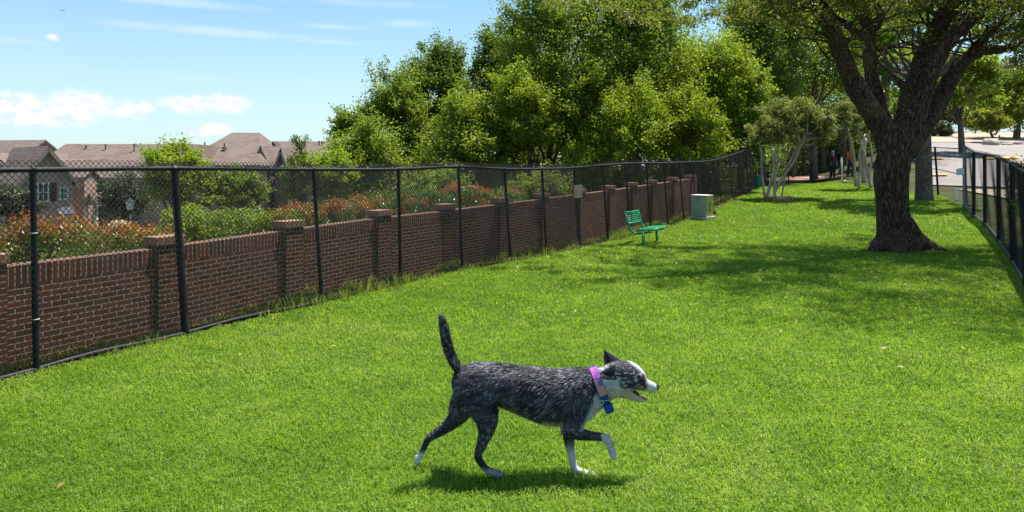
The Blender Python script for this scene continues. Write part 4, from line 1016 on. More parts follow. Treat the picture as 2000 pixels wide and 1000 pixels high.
# ------------------------------------------------------------------ utility box and small things
g = G(1356, 426); M_ub = vary((.30, .38, .29), (.35, .43, .34), 6., name='grey_green_cabinet_paint', rough=.5); M_ub2 = vary((.44, .40, .05), (.30, .30, .07), 5., name='olive_yellow_side', rough=.6)
th = R(-43); KB = np.array([.88, .88, .97]); Rm = np.array(Matrix.Rotation(th, 3, 'Z')); o = thing('utility_box', 'grey-green metal utility cabinet with a yellowed side on a concrete pad beside the fence', 'utility box')
def U(x, y, z): return g+Rm@(np.array([x, y, z])*KB)+np.array([.20, -.05, 0])
m = MB(); m.box(U(0, 0, .0), (0.5808, 0.5456, 0.1164), rz=th); add('pad', m.mesh(), vary((.55, .52, .50), (.42, .40, .38), 8., name='pad_concrete'), o)
def bevel(me, w=.01, seg=2):
    bm = bmesh.new(); bm.from_mesh(me); bmesh.ops.remove_doubles(bm, verts=bm.verts, dist=1e-5); bmesh.ops.bevel(bm, geom=bm.edges[:], offset=w, segments=seg, affect='EDGES'); bm.to_mesh(me); bm.free(); return me
m = MB(); m.box(U(0, 0, .36), (0.4752, 0.4400, 0.5626), rz=th); ub = add('cabinet', bevel(m.mesh(), .012), M_ub, o)
m = MB(); m.box(U(.272, 0, .36), (0.0053, 0.4136, 0.5238), rz=th); add('side_panel', m.mesh(), M_ub2, o)
m = MB(); m.box(U(0, 0, .665), (0.5016, 0.4664, 0.0340), rz=th); add('lid', bevel(m.mesh(), .008), vary((.6, .58, .5), (.5, .5, .42), 6., name='pale_lid'), o)
m = MB(); m.box(U(.02, -.258, .60), (.07, .02, .04), rz=th); m.tube([U(.02, -.262, .585), U(.05, -.27, .55)], .008, 6); add('handle', m.mesh(), M_galv, o)
m = MB(); m.box(U(.278, -.02, .25), (.008, .05, .09), rz=th); m.box(U(.278, -.02, .40), (.006, .02, .16), rz=th); add('vent', m.mesh(), mat('rusty_mark', (.09, .025, .015), .8), o)
place(o)
o = thing('log', 'short brown log lying against the right side of the utility box', 'log'); lg = G(1386, 421); m = MB(); m.tube(wobble(lg+[-.22, .1, .07], lg+[.2, .16, .09], 5, .012), .075, 12); add('wood', m.mesh(True), M_oak, o); place(o)
# tan plate on the fence
k = np.argmin([abs(p[0]-1120) for p in LP]); c = P3(1129, 374, LB[k][1]-.05); dd = LB[k+1]-LB[k-1]; ang = math.atan2(dd[1], dd[0])
o = thing('sign', 'faded blank tan plate fixed to the chain link above the brick wall', 'sign'); m = MB(); m.box(c, (.36, .012, .27), rz=ang); add('plate', bevel(m.mesh(), .004), vary((.27, .20, .15), (.20, .145, .10), 7., name='faded_tan'), o)
m = MB(); [m.tube([c+np.array([np.cos(ang)*a, np.sin(ang)*a, zz])+[.01, -.012, -.012], c+np.array([np.cos(ang)*a, np.sin(ang)*a, zz])+[-.01, .02, .012]], .004, 5) for a in (-.09, .09) for zz in (-.1, .1)]; add('wire_tie', m.mesh(), M_galv, o) if False else None; place(o)
zq = RB[0][1]-.06
o = thing('sign', 'small crooked white tag hanging from the pale end post of the right fence', 'sign'); c = P3(1875.5, 335, zq); m = MB(); m.box(c, (.23, .01, .19), M=np.array(Matrix.Rotation(R(-9), 3, 'Y'))); add('plate', bevel(m.mesh(), .003), vary((.75, .74, .76), (.66, .65, .68), 5., name='white_tag'), o)
m = MB(); m.tube([c+[.10, 0, .08], P3(1882, 321, zq), P3(1884, 325, zq)], .006, 6); add('wire_tie', m.mesh(), M_galv, o); place(o)
o = thing('wire_crate', 'small grey wire crate standing at the foot of the pale end post', 'crate'); c = G(1869, 391); m = MB()
for zz in np.linspace(.02, .36, 6):
    for a, e in (((-.06, -.05), (.06, -.05)), ((.06, -.05), (.06, .05)), ((.06, .05), (-.06, .05)), ((-.06, .05), (-.06, -.05))): m.tube([c+[a[0], a[1], zz], c+[e[0], e[1], zz]], .008, 5)
for a in ((-.06, -.05), (.06, -.05), (.06, .05), (-.06, .05), (0, -.05)): m.tube([c+[a[0], a[1], 0], c+[a[0], a[1], .37]], .009, 5)
add('frame', m.mesh(), mat('pale_grey_wire', (.45, .47, .52), .4), o); place(o)
o = thing('barrel', 'teal trash barrel in the shade at the corner of the black fence', 'barrel'); c = G(1479, 367); s = c[1]/F; m = MB()
m.tube([c, c+[0, 0, 1*s], c+[0, 0, 12*s], c+[0, 0, 13*s], c+[0, 0, 23*s]], np.array([5.6, 6, 6.2, 6.5, 6.3])*s, 18); add('drum', smooth_flat(m.mesh(True)), vary((.0, .13, .13), (.01, .19, .19), 4., name='teal_paint', rough=.45), o)
m = MB(); m.tube([c+[0, 0, 23.2*s], c+[0, 0, 24.5*s], c+[0, 0, 25*s]], np.array([6.8, 6.8, 5])*s, 18); add('lid', m.mesh(), M_blk, o); place(o)
o = thing('post', 'slender white post standing at the far edge of the lawn', 'post'); c = G(1645, 358.5); s = c[1]/F; m = MB(); m.tube([c-[0, 0, .1], c+[-.5*s, 0, 25*s], c+[-2*s, 0, 52*s]], 1.5*s, 10); add('pole', m.mesh(True), mat('white_post', (.62, .62, .60), .6), o)
m = MB(); m.tube([c+[-2*s, 0, 52*s], c+[-2*s, 0, 53*s]], 2*s, 10); add('cap', m.mesh(), M_galv, o); place(o)
o = thing('stone', 'small pale stone at the foot of the slender white post', 'stone'); c = G(1652, 358); s = c[1]/F; v, f = sphere_np(c+[0, 0, 2*s], np.array([5, 4, 4])*s, 12, 8); v = v+rng.normal(0, .4*s, v.shape); m = MB(); m.add(v, f); add('rock', m.mesh(True), vary((.35, .25, .22), (.5, .45, .40), 9., name='stone'), o); place(o)
M_rock = vary((.40, .35, .30), (.28, .23, .19), 3., .03, name='pale_limestone')
for k, (px, py, w_, h_, lb) in enumerate([(1936, 284, 15, 18, 'large white limestone boulder below the yellow-leaved tree'), (1985, 283, 13, 9, 'low pinkish boulder right of the large white limestone boulder'), (1965, 284, 11, 6, 'flat boulder in the gap between the white and pinkish boulders')]):
    c = G(px, py); s = c[1]/F; v, f = sphere_np([0, 0, 0], 1, 14, 10); v = v*(1+.25*(value_noise(v[:, 0]*2+9+k, v[:, 1]*2+v[:, 2]+9, .8, 20+k)-.5))[:, None]; v = v+rng.normal(0, .10, v.shape); v[:, 2] = np.clip(v[:, 2], -.4, .75)
    o = thing('boulder', lb, 'boulder', 'boulders along the far side of the road'); m = MB(); m.add(v*np.array([w_, w_*.8, h_])*s+c, f); add('rock', m.mesh(True), M_rock, o); place(o)

# ------------------------------------------------------------------ aircraft
o = thing('airplane', 'tiny distant airliner crossing the sky at the upper left', 'airplane'); c = P3(122.5, 20, 3000); s = 3000/F; m = MB()
M_pl = mat('airliner_skin', (.30, .34, .38), .5); m.tube([c+[-5*s, 0, 0], c+[-4*s, 0, 0], c+[4*s, 0, .3*s], c+[6.2*s, 0, 0]], np.array([.15, .7, .7, .2])*s, 12); add('fuselage', m.mesh(True), M_pl, o)
for sg in (-1, 1):
    m = MB(); m.add([c+[1.5*s, 0, -.2*s], c+[-1*s, 0, -.2*s], c+[-4*s, sg*9*s, .9*s*sg-.5*s], c+[-3*s, sg*9*s, .9*s*sg-.5*s], c+[1.5*s, 0, -.5*s], c+[-1*s, 0, -.5*s], c+[-4*s, sg*9*s, .9*s*sg-.6*s], c+[-3*s, sg*9*s, .9*s*sg-.6*s]], q=[[0, 1, 2, 3], [4, 5, 6, 7], [0, 1, 5, 4], [1, 2, 6, 5], [2, 3, 7, 6], [3, 0, 4, 7]]); add('wing', m.mesh(), M_pl, o)
m = MB(); m.add([c+[-3.2*s, 0, .4*s], c+[-5*s, 0, .4*s], c+[-6*s, 0, 2.4*s], c+[-5*s, 0, 2.4*s], c+[-3.2*s, .3*s, .4*s], c+[-5*s, .3*s, .4*s], c+[-6*s, .3*s, 2.4*s], c+[-5*s, .3*s, 2.4*s]], q=[[0, 1, 2, 3], [4, 5, 6, 7], [0, 1, 5, 4], [1, 2, 6, 5], [2, 3, 7, 6], [3, 0, 4, 7]]); add('tail_fin', m.mesh(), M_pl, o); place(o)

# ------------------------------------------------------------------ two far walkers
def chain_mesh(chains, voxel, it=3):
    m = MB()
    for P in chains:
        P = np.asarray(P, float); n = max(2, int(np.ceil(np.linalg.norm(P[-1, :3]-P[0, :3])/(voxel*1.2)))); tt = np.linspace(0, len(P)-1, max(n, 4))
        for t in tt:
            k = min(int(t), len(P)-2); a = P[k]*(1-(t-k))+P[k+1]*(t-k)
            r = a[3] if P.shape[1] == 4 else a[3:6]; v, f = sphere_np(a[:3], r, 12, 8); m.add(v, f)
    return remesh(m.mesh(), voxel, it)
def walker(label, px, py, top, shirt, trousers, hairc, face):
    c = G(px, py); H = (py-top)*c[1]/F; H = min(max(H, 1.6), 1.8); k = H/1.72
    def B(x, y, z): return c+np.array([x*face, y, z])*k
    def ch(*pts): return [[*B(*p[:3]), *(np.array(p[3:])*k)] for p in pts]
    o = thing('person', label, 'person')
    sk = mat('skin', (.40, .22, .15), .6)
    body = chain_mesh([ch((0, 0, 1.62, .095), (0, 0, 1.55, .085)), ch((0, 0, 1.5, .05), (0, 0, 1.38, .055)), ch((0, 0, 1.35, .11), (0, 0, 1.0, .12)), ch((-.17, 0, 1.36, .05), (-.22, .03, 1.1, .042), (-.15, -.1, .9, .035), (-.13, -.16, .85, .035)), ch((.17, 0, 1.36, .05), (.23, 0, 1.1, .042), (.24, -.05, .85, .033), (.24, -.06, .77, .035)),
                       ch((-.09, 0, .95, .09), (-.10, -.06, .5, .06), (-.1, .05, .1, .04), (-.1, -.04, .05, .04)), ch((.09, 0, .95, .09), (.11, .08, .5, .06), (.13, .12, .1, .04), (.13, .04, .05, .04))], .022*k)
    add('body', body, sk, o)
    add('shirt', chain_mesh([ch((0, 0, 1.36, .15, .11, .08), (0, 0, 1.2, .165, .125, .1), (0, 0, .98, .16, .125, .1)), ch((-.17, 0, 1.37, .065), (-.22, .03, 1.12, .055)), ch((.17, 0, 1.37, .065), (.23, 0, 1.12, .055))], .022*k), mat('shirt_cloth', shirt, .9), o)
    add('trousers', chain_mesh([ch((-.07, 0, .98, .115), (-.10, -.06, .5, .078), (-.1, .05, .12, .055)), ch((.07, 0, .98, .115), (.11, .08, .5, .078), (.13, .12, .12, .055))], .022*k), mat('trouser_cloth', trousers, .9), o)
    add('hair', chain_mesh([ch((0, .02, 1.66, .10), (0, .045, 1.6, .085))], .02*k), mat('hair_or_cap', hairc, .8), o); place(o)
walker('person in dark red top and pale blue cap, far back under the trees', 1627, 350, 308, (.10, .012, .03), (.012, .012, .016), (.30, .45, .62), 1)
walker('person in orange top far back beside the slender white post', 1662, 349, 310, (.45, .09, .03), (.02, .018, .02), (.03, .02, .015), -1)

# ------------------------------------------------------------------ the dog
ZD = 3.68
def D(px, py, b_=0.):
    Z = ZD+b_; return np.array([(px-1000)*Z/F, Z, EYE-(py-HOR)*Z/F])
s = ZD/F
def dchain(pts, m, step=.4):
    """pts: (px, py, b, r_px[, rb_px])"""
    P = catmull([[*D(p[0], p[1], p[2]), p[3]*s, (p[4] if len(p) > 4 else p[3])*s] for p in pts], 10)
    for a in P:
        v, f = sphere_np(a[:3], (a[3], a[4], a[3]), 16, 11); m.add(v, f)
    for a, c in zip(P[:-1], P[1:]):
        a = (a+c)/2; v, f = sphere_np(a[:3], (a[3], a[4], a[3]), 16, 11); m.add(v, f)
    return P
m = MB()
# trunk: rump to chest
dchain([(912, 745, .0, 27, 25), (930, 745, 0, 35, 29), (958, 747, 0, 38, 31), (985, 752, 0, 40, 32), (1015, 760, 0, 44, 34), (1048, 769, 0, 50, 36), (1080, 775, 0, 53, 37), (1110, 774, 0, 53, 36), (1132, 768, 0, 49, 33), (1152, 760, 0, 40, 28), (1168, 755, 0, 33, 25)], m)
dchain([(1120, 790, 0, 38, 30), (1142, 797, 0, 22, 20)], m)           # brisket
# neck and head
dchain([(1150, 757, 0, 37, 27), (1175, 752, 0, 32.5, 24), (1195, 746, 0, 31, 22), (1210, 740, 0, 30, 22)], m)
dchain([(1200, 738, 0, 29, 22), (1214, 733, 0, 29, 22.5), (1230, 733, 0, 25, 21), (1242, 738, 0, 20, 17), (1250, 744, 0, 15, 13)], m)
dchain([(1238, 742, 0, 17, 14), (1254, 750, 0, 13.3, 11), (1266, 753.5, 0, 11.3, 9.5), (1275, 757, 0, 9.8, 8.2)], m)   # muzzle
dchain([(1212, 758, 0, 18, 17), (1226, 766, 0, 12, 12), (1240, 774, 0, 8, 9), (1252, 780, 0, 5.5, 7), (1258, 782, 0, 4.4, 5.5)], m)   # lower jaw
dchain([(1222, 748, -.045, 13, 8), (1232, 754, -.03, 10, 7)], m); dchain([(1222, 748, .045, 13, 8), (1232, 754, .03, 10, 7)], m)  # cheeks
dchain([(1244, 729, -.036, 5.5, 3), (1252, 731, -.030, 4, 3)], m); dchain([(1244, 729, .036, 5.5, 3), (1252, 731, .030, 4, 3)], m)  # brows
# tail
dchain([(903, 733, 0, 13, 12), (893, 718, 0, 9), (883, 700, .0, 9.2), (875, 678, 0, 9.2), (870, 655, 0, 8.8), (866, 635, 0, 7.5), (861, 620, 0, 4)], m)
# near hind leg (bears weight)
dchain([(925, 765, -.05, 33, 16), (940, 790, -.06, 30, 16), (950, 815, -.065, 23, 14), (950, 840, -.065, 15.5, 11), (943, 862, -.06, 11, 8), (935, 884, -.058, 8, 6.5), (934, 893, -.058, 7.6, 6), (941, 906, -.058, 6.8, 6), (951, 917, -.058, 6.5, 6.5), (965, 923, -.058, 6.8, 8), (975, 926, -.058, 5, 7)], m)
dchain([(932, 884, -.058, 5, 4), (930, 893, -.058, 4.5, 4)], m)
# far hind leg (stretched back)
dchain([(920, 765, .06, 30, 15), (905, 792, .075, 25, 14), (892, 815, .085, 17, 12), (870, 835, .09, 11.5, 8), (850, 848, .09, 8.5, 7), (837, 857, .09, 7, 6), (829, 872, .09, 6.2, 5.5), (822, 886, .09, 6, 5.8), (816, 896, .09, 6.5, 7.5), (816, 903, .09, 5.2, 7)], m)
# near front leg, lifted
dchain([(1130, 770, -.055, 30, 13), (1128, 800, -.065, 25, 13), (1120, 825, -.07, 20, 12), (1118, 843, -.07, 14, 10), (1140, 849, -.07, 10.5, 9), (1160, 852, -.07, 8.5, 7.5), (1178, 854, -.07, 7.5, 7), (1187, 858, -.07, 7.6, 7), (1193, 871, -.07, 6.2, 6.2), (1197, 884, -.07, 6.2, 7), (1199, 892, -.07, 4.8, 6)], m)
dchain([(1112, 845, -.07, 7, 6), (1108, 842, -.07, 5, 5)], m)
# far front leg, standing
dchain([(1120, 790, .055, 26, 12), (1113, 825, .05, 18, 11), (1110, 848, .03, 12, 9), (1113, 870, .02, 9, 7.5), (1117, 890, .01, 7.6, 6.8), (1119, 905, .01, 7.4, 6.8), (1124, 916, .01, 7, 6.8), (1138, 923, .01, 6.5, 8), (1155, 927, .01, 6.5, 8.5), (1162, 929, .01, 5, 7)], m)
# toes
for (px, py, b0, dx_, dy_) in ((978, 926, -.058, 6, 1.5), (1164, 929, .01, 6, 1), (816, 905, .09, -1, 3), (1200, 893, -.07, 1, 5)):
    for k in (-1.5, -.5, .5, 1.5):
        dchain([(px-dx_, py-dy_, b0+k*.011, 3.6, 2.7), (px+dx_*.4, py+dy_*.4-abs(k)*.0, b0+k*.012, 3.2, 2.5)], m)
dog_me = remesh(m.mesh(), .0062, 5)
n = len(dog_me.vertices); co = np.empty(n*3, np.float32); dog_me.vertices.foreach_get('co', co); co = co.reshape(-1, 3)
def to_px(co): Z = co[:, 1]; return 1000+co[:, 0]*F/Z, HOR+(EYE-co[:, 2])*F/Z
DARK, GREY, WHITE, CREAM = np.array([.010, .010, .014]), np.array([.068, .070, .092]), np.array([.62, .62, .66]), np.array([.50, .41, .30])
def vn2(x, y, s_, sd): return value_noise(x+500, y+500, s_, sd)
def coat(co):
    px, py = to_px(co); b_ = co[:, 1]-ZD; n = len(px)
    st = vn2(px*.35+py*.5, py*1.3-px*.12, 3.2, 31)*.5+vn2(px*.5+py*.2, py-px*.1, 9, 32)*.5
    k_ = np.clip((st-.32)*2.2, 0, 1)[:, None]; col = DARK*(1-k_)+GREY*k_*.8
    def put(mask, c, k=1.):
        nonlocal col
        w = np.clip(mask, 0, 1)[:, None]*k; col = col*(1-w)+c*w
    S = lambda a, e: sstep(a/e)
    ns = (vn2(px, py, 7, 33)-.5)*14
    torso = (px > 960) & (px < 1150)
    put(S(py-(819+ns*.5-np.clip(1055-px, 0, 90)*.42), 10)*((px > 985) & (px < 1102) & (py < 850)), CREAM, .8)      # belly
    put(S((px-1146)+(py-800)*.45+ns*.4, 10)*((py > 765) & (py < 838) & (px < 1190)), WHITE, .75)   # chest
    ff = (px > 1092) & (py > 838) & (b_ > -.035)
    put(S(py-862+ns*.6, 22)*ff, WHITE, .85)
    nf = (px > 1150) & (py > 836) & (b_ < -.035)
    put(S(px-1171+ns*.3, 8)*nf, WHITE, .9)
    put(S(py-912+ns*.3, 10)*((px < 1000) & (px > 920)), WHITE*.6+GREY*.4, .7)
    put(S(py-880+ns*.3, 8)*((px < 840) & (py > 800)), WHITE, .85)
    # head
    hd = px > 1178
    put(S((py-738)+(1215-px)*.35+ns*.4, 12)*(hd & (px < 1212) & (py > 742)), WHITE*.7+CREAM*.3, .8)
    put(S(py-757+ns*.3, 8)*(hd & (py > 750) & (py < 800)), CREAM*1.15, .9)
    put(S(px-1258+ns*.25+np.clip(745-py, -20, 20)*.2, 9)*hd, WHITE*.82, .92)
    edge = (px-1232)*.80-(py-706)                    # blaze along the forehead
    put(S(edge+6+ns*.1, 5)*((px > 1222) & (px < 1262) & (py < 748)), WHITE, .9)
    stk = vn2(px*.25+py*.55, py*1.0-px*.25, 2.6, 40)
    put(S(stk-.61, .12)*((px > 1205) & (px < 1256) & (py > 728) & (py < 766)), WHITE*.8, .8)
    put(S(12-np.hypot((px-1178)*.8, py-716), 5)*(px < 1192), WHITE*.85, .8)
    put(S(7-np.hypot(px-1251, (py-739)*1.2), 3), DARK*.6, .9)
    # collar zone stays dark; tail frosted
    tl = (px < 905) & (py < 725)
    put(S(vn2(px*.6, py*1., 4, 44)-.55, .2)*tl, WHITE*.45, .6); put(S(632-py, 20)*tl, WHITE*.55, .55)
    return col
dog = thing('dog', 'slim shaggy charcoal dog with white paws and muzzle, trotting with its tail raised', 'dog')
col = coat(co)
me2 = dog_me; a = me2.attributes.new('coat', 'FLOAT_COLOR', 'POINT'); a.data.foreach_set('color', np.hstack([col, np.ones((n, 1))]).astype(np.float32).ravel())
def b_coat(q, bs): q.put(bs.inputs['Base Color'], q.attr('coat').outputs['Color'])
M_coat = mat('dog_coat', rough=.75, spec=.2, build=b_coat)
add('body', me2, M_coat, dog)
# fur strands
me2.calc_loop_triangles(); nt_ = len(me2.loop_triangles); tri = np.empty(nt_*3, np.int32); me2.loop_triangles.foreach_get('vertices', tri); tri = tri.reshape(-1, 3)
A0, A1, A2 = co[tri[:, 0]], co[tri[:, 1]], co[tri[:, 2]]; cr = np.cross(A1-A0, A2-A0); ar = np.linalg.norm(cr, axis=1); NF = 95000
pk = rng.choice(nt_, NF, p=ar/ar.sum()); u, v = rng.random(NF), rng.random(NF); k = u+v > 1; u[k], v[k] = 1-u[k], 1-v[k]
P = A0[pk]+(A1-A0)[pk]*u[:, None]+(A2-A0)[pk]*v[:, None]; Nn = cr[pk]/(ar[pk][:, None]+1e-12)
px, py = to_px(P); bb = P[:, 1]-ZD
T = np.tile(np.array([-1., 0, -.55]), (NF, 1)); L = np.full(NF, .027)
def reg(mask, d, ln):
    T[mask] = d; L[mask] = ln
tail = (px < 906) & (py < 728); reg(tail, (-.28, 0, 1.), .024)
hindN = (px > 880) & (px < 975) & (py > 800); reg(hindN, (-.15, 0, -1), .012); reg(hindN & (py > 880), (.2, 0, -1), .006)
hindF = (py > 800) & (px < 905) & (bb > .02); reg(hindF, (-.9, 0, -.6), .011); reg(hindF & (px < 845), (-.4, 0, -1), .006)
frN = (px > 1105) & (py > 838) & (bb < -.03); reg(frN, (1, 0, -.15), .009); reg(frN & (px > 1180), (.25, 0, -1), .005)
frF = (px > 1090) & (py > 845) & (bb > -.03); reg(frF, (.1, 0, -1), .009); reg(frF & (py > 905), (.5, 0, -.6), .004)
belly = (py > 815) & (px > 985) & (px < 1105) & (py < 845); reg(belly, (-.6, 0, -1), .022)
chest = (px > 1120) & (px < 1178) & (py > 775) & (py < 838); reg(chest, (-.25, 0, -1), .02)
head = px > 1190; reg(head, (-1, 0, -.25), .010); reg(head & (py > 755) & (px < 1235), (-.8, 0, -.6), .011); reg((px > 1252), (-1, 0, .1), .004)
reg((px > 1180) & (px <= 1200), (-1, 0, -.2), .014)
T = T+np.stack([vn2(px, py, 11, 51)-.5, np.zeros(NF), (vn2(px, py, 9, 52)-.5)*1.2], 1)*.7
T = T-Nn*(T*Nn).sum(1, keepdims=True); T /= np.linalg.norm(T, axis=1, keepdims=True)+1e-9
T = T+Nn*rng.uniform(.12, .42, NF)[:, None]+rng.normal(0, .14, (NF, 3)); T /= np.linalg.norm(T, axis=1, keepdims=True)
L = L*rng.uniform(.55, 1.35, NF); wd_ = rng.uniform(.0007, .0016, NF)*np.where(L > .012, 1.25, .9)
side = np.cross(T, Nn+rng.normal(0, .3, (NF, 3))); side /= np.linalg.norm(side, axis=1, keepdims=True)+1e-9
dz_ = np.array([0, 0, -1.]); mid_ = P+T*(L*.55)[:, None]; tip_ = P+T*L[:, None]+dz_*(L*.10)[:, None]
V = np.stack([P-side*wd_[:, None]-Nn*.001, P+side*wd_[:, None]-Nn*.001, mid_+side*(wd_*.7)[:, None], mid_-side*(wd_*.7)[:, None], tip_], 1).reshape(-1, 3)
kk = np.arange(NF)[:, None]*5
cf = coat(P); cl_ = vn2(px*.5+py*.4, py*1.4-px*.1, 3.0, 60)*.6+vn2(px, py, 16, 61)*.4
wflag = rng.random(NF) < np.clip((cl_-.50)*2.4, .03, .6); torso_ = (px < 1185) & (py > 690)
cf = cf*rng.uniform(.6, 1.5, (NF, 1)); cf[wflag & torso_] = cf[wflag & torso_]*.4+np.array([.21, .218, .27])*rng.uniform(.4, 1.5, ((wflag & torso_).sum(), 1))
wh = (px > 1180) & (rng.random(NF) < .16); cf[wh] = cf[wh]*.5+WHITE*.45
fur = mesh_np(V, [kk+np.array([[0, 1, 2, 3]]), kk+np.array([[3, 2, 4]])], False, {'coat': np.repeat(np.clip(cf, 0, .85), 5, 0)})
M_fur = mat('dog_fur', rough=.55, spec=.35, build=b_coat)
add('fur', fur, M_fur, dog)
# eyes, nose, mouth, ears
M_eye = mat('dog_eye', (.012, .007, .004), .05, 0., .9); M_nose = mat('dog_nose', (.012, .011, .013), .3, 0., .6)
for b0 in (-.047, .047):
    mm = MB(); v, f = sphere_np(D(1252, 739, b0*.86), .0100, 16, 10); mm.add(v, f); add('eye', mm.mesh(True), M_eye, dog)
mm = MB(); v, f = sphere_np(D(1283.5, 757, 0), (.0125, .017, .0125), 16, 11); mm.add(v, f); v, f = sphere_np(D(1280.5, 753, 0), (.012, .014, .009), 16, 11); mm.add(v, f); add('nose', remesh(mm.mesh(), .002, 3), M_nose, dog)
mm = MB(); dchain([(1229, 762, 0, 6.5, 9.5), (1238, 766, 0, 5, 8.5), (1246, 771, 0, 3.6, 6.5)], mm); add('mouth', remesh(mm.mesh(), .003, 2), mat('dark_red_mouth', (.09, .018, .016), .4), dog)
mm = MB(); dchain([(1236, 767, 0, 3.0, 6), (1248, 775, 0, 2.6, 6), (1257, 778, 0, 2.4, 5), (1262, 780, 0, 2.0, 3.6)], mm); add('tongue', remesh(mm.mesh(), .002, 2), mat('tongue', (.36, .09, .09), .3), dog)
for (tx, ty, b0) in ((1259, 775, -.014), (1262, 768, -.016), (1259, 775, .014), (1262, 768, .016)):
    mm = MB(); sg = 1 if ty > 770 else -1; c = D(tx, ty, b0); mm.tube([c-[0, 0, .006*sg], c, c+[0, 0, .006*sg]], [.0022, .0018, .0004], 6); add('tooth', mm.mesh(True), mat('tooth', (.75, .72, .62), .3), dog)
def ear(pts_out, b0, bt, name='ear', cupd=.012, colr=None):
    """pts_out: base_a, base_b, tip in px; a curved tapering shell with thickness"""
    A_, B_, Tp = D(*pts_out[0], b0), D(*pts_out[1], b0), D(*pts_out[2], bt)
    nU, nV = 9, 10; V = []
    nrm = np.cross(B_-A_, Tp-A_); nrm /= np.linalg.norm(nrm); 
    if nrm[1] > 0: nrm = -nrm
    for side_ in (1, -1):
        for j in range(nV):
            v = j/(nV-1); w = (1-v**1.5)
            for i in range(nU):
                u = i/(nU-1); base = A_*(1-u)+B_*u; p = base*(1-v)+Tp*v; c = (A_+B_)/2*(1-v)+Tp*v
                p = c+(base-(A_+B_)/2)*w; bul = math.sin(u*math.pi)
                V.append(p-nrm*cupd*bul*(1-v*.6)*(.0 if side_ > 0 else -1.)*1.0+nrm*(.0015*side_)+nrm*cupd*.2*bul)
    V = np.array(V); i = np.arange(nV-1)[:, None]*nU; j = np.arange(nU-1)[None]; q1 = np.stack([i+j, i+j+1, i+nU+j+1, i+nU+j], -1).reshape(-1, 4); q2 = q1[:, ::-1]+nU*nV
    ed = []; 
    for j in range(nV-1): ed += [[j*nU, (j+1)*nU, (j+1)*nU+nU*nV, j*nU+nU*nV], [j*nU+nU-1, j*nU+nU-1+nU*nV, (j+1)*nU+nU-1+nU*nV, (j+1)*nU+nU-1]]
    c = np.tile(DARK*1.6, (len(V), 1)); c[:nU*nV] = c[:nU*nV]*.6+GREY*.5
    e_o = add(name, mesh_np(V, [np.vstack([q1, q2]), np.array(ed)], True, {'coat': c}), M_coat, dog)
    # fringe
    nS = 1500; k1 = rng.integers(0, nV-1, nS)/(nV-1.)+rng.random(nS)/(nV-1.); u1 = rng.random(nS); w = 1-k1**1.5; mid0 = (A_+B_)/2
    p = mid0*(1-k1)[:, None]+Tp*k1[:, None]+((A_*(1-u1)[:, None]+B_*u1[:, None])-mid0)*w[:, None]+nrm*.003*np.sign(rng.random(nS)-.5)[:, None]
    d = (Tp-mid0)/np.linalg.norm(Tp-mid0)+rng.normal(0, .35, (nS, 3)); d /= np.linalg.norm(d, axis=1, keepdims=True); ln = rng.uniform(.004, .012, nS)[:, None]
    sd_ = np.cross(d, nrm); sd_ /= np.linalg.norm(sd_, axis=1, keepdims=True); Vf = np.stack([p-sd_*.0008, p+sd_*.0008, p+d*ln], 1).reshape(-1, 3)
    cc = np.tile(DARK*1.5, (nS, 1)); wf = rng.random(nS) < .3; cc[wf] = GREY*1.6; wf = (u1 < .12) | (u1 > .9); cc[wf] = GREY*2.2
    add('ear_fur', mesh_np(Vf, [np.arange(nS*3).reshape(-1, 3)], False, {'coat': np.repeat(cc, 3, 0)}), M_fur, e_o)
ear([(1182, 714), (1216, 708), (1181, 685)], .042, .062)
ear([(1202, 713), (1192, 738), (1176, 727)], -.060, -.072, cupd=.014)
# collar
cc_ = D(1171, 753.5, 0); pd = np.array([27., 0, -74.]); pd /= np.linalg.norm(pd); ax = np.array([pd[2]*-1, 0, pd[0]]); yv = np.array([0, 1., 0])
def ringp(th_, w, dr=0., ra=36.5, rb=28.): return cc_+pd*(ra*s+dr)*math.cos(th_)+yv*(rb*s+dr)*math.sin(th_)+ax*w
def band(t0, t1, w0, w1, dr, th_=.004, n=48):
    V = []; ts = np.linspace(t0, t1, n)
    for t in ts: V += [ringp(t, w0, dr), ringp(t, w1, dr), ringp(t, w1, dr+th_), ringp(t, w0, dr+th_)]
    Q = []; 
    for k in range(n-1):
        for a in range(4): Q.append([k*4+a, k*4+(a+1) % 4, k*4+4+(a+1) % 4, k*4+4+a])
    Q += [[0, 1, 2, 3], [(n-1)*4+3, (n-1)*4+2, (n-1)*4+1, (n-1)*4]]
    m_ = MB(); m_.add(V, Q); return m_.mesh(False)
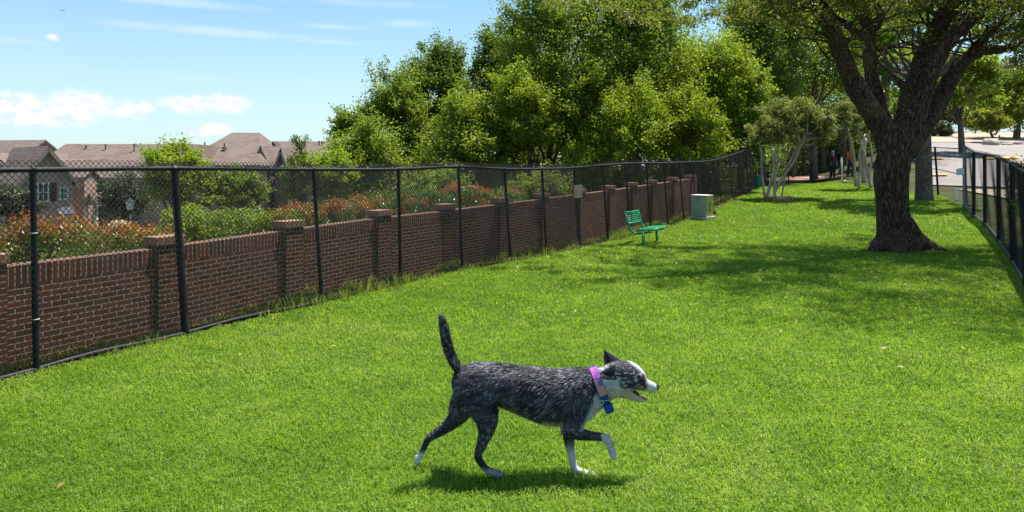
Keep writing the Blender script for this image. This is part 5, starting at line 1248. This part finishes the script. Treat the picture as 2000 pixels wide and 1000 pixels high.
# theta: 0 = throat (pd direction), pi = nape; near side is sin < 0
M_blue = vary((.005, .035, .22), (.008, .075, .36), 60., .0006, .6, name='blue_webbing')
col_o = add('collar', band(0, 2*math.pi, -.024, .024, .004), M_blue, dog)
def b_pink(q, bs):
    tc = q.n('ShaderNodeTexCoord'); n = q.noise(tc.outputs['Object'], 70., 3.); q.put(bs.inputs['Base Color'], q.ramp(n, [(.3, (.10, .12, .55)), (.45, (.30, .035, .25)), (.55, (.42, .12, .36)), (.7, (.35, .15, .65))]))
M_pink = mat('pink_patterned_band', rough=.5, build=b_pink)
add('pink_section', band(math.pi*1.05, math.pi*1.30, -.020, .024, .0085, .003, 20), M_pink, col_o)
M_red = mat('flag_red', (.45, .06, .05), .6); M_wht = mat('flag_white', (.6, .50, .45), .6); M_can = mat('flag_blue', (.06, .10, .28), .6)
t0, t1 = math.pi*1.315, math.pi*1.57
add('flag_patch', band(t0, t1, -.019, .021, .0088, .003, 12), M_wht, col_o)
mm = MB()
for k in range(7):
    w_ = -.019+.040*(k*2+.5)/13
    me_ = band(t0+.004, t1-.004, w_-.0, w_+.040/13, .0119, .0006, 12); v = np.empty(len(me_.vertices)*3, np.float32); me_.vertices.foreach_get('co', v); f = [list(p.vertices) for p in me_.polygons]; mm.add(v.reshape(-1, 3), f)
add('flag_stripes', mm.mesh(), M_red, col_o)
add('flag_canton', band(t0+.006, t0+(t1-t0)*.42, -.001, .021, .0128, .0006, 8), M_can, col_o)
mm = MB()
for i in range(3):
    for j in range(3):
        c = ringp(t0+(t1-t0)*(.09+.12*i), .003+.006*j, .0138); v, f = sphere_np(c, .0011, 6, 5); mm.add(v, f)
add('flag_stars', mm.mesh(), M_wht, col_o)
mm = MB(); c = ringp(math.pi*1.80, .004, .012); M3 = np.stack([ax, yv, pd], 1); mm.box(c+pd*.016, (.052, .022, .042), M=M3); mm.box(c+pd*.036, (.044, .018, .02), M=M3); add('buckle', bevel(mm.mesh(), .003), M_blue, col_o)
mm = MB(); c = ringp(math.pi*1.68, -.024, .012); a_ = np.linspace(0, 2*math.pi, 22); mm.tube([c+np.array([math.cos(t)*.012, -.002, math.sin(t)*.012]) for t in a_], .0022, 6, cap=False); mm.tube([ringp(math.pi*1.66, -.02, .013), ringp(math.pi*1.68, .026, .013)], .002, 6); add('metal_ring', mm.mesh(True), mat('steel', (.6, .6, .62), .25, 1.), col_o)
place(dog)
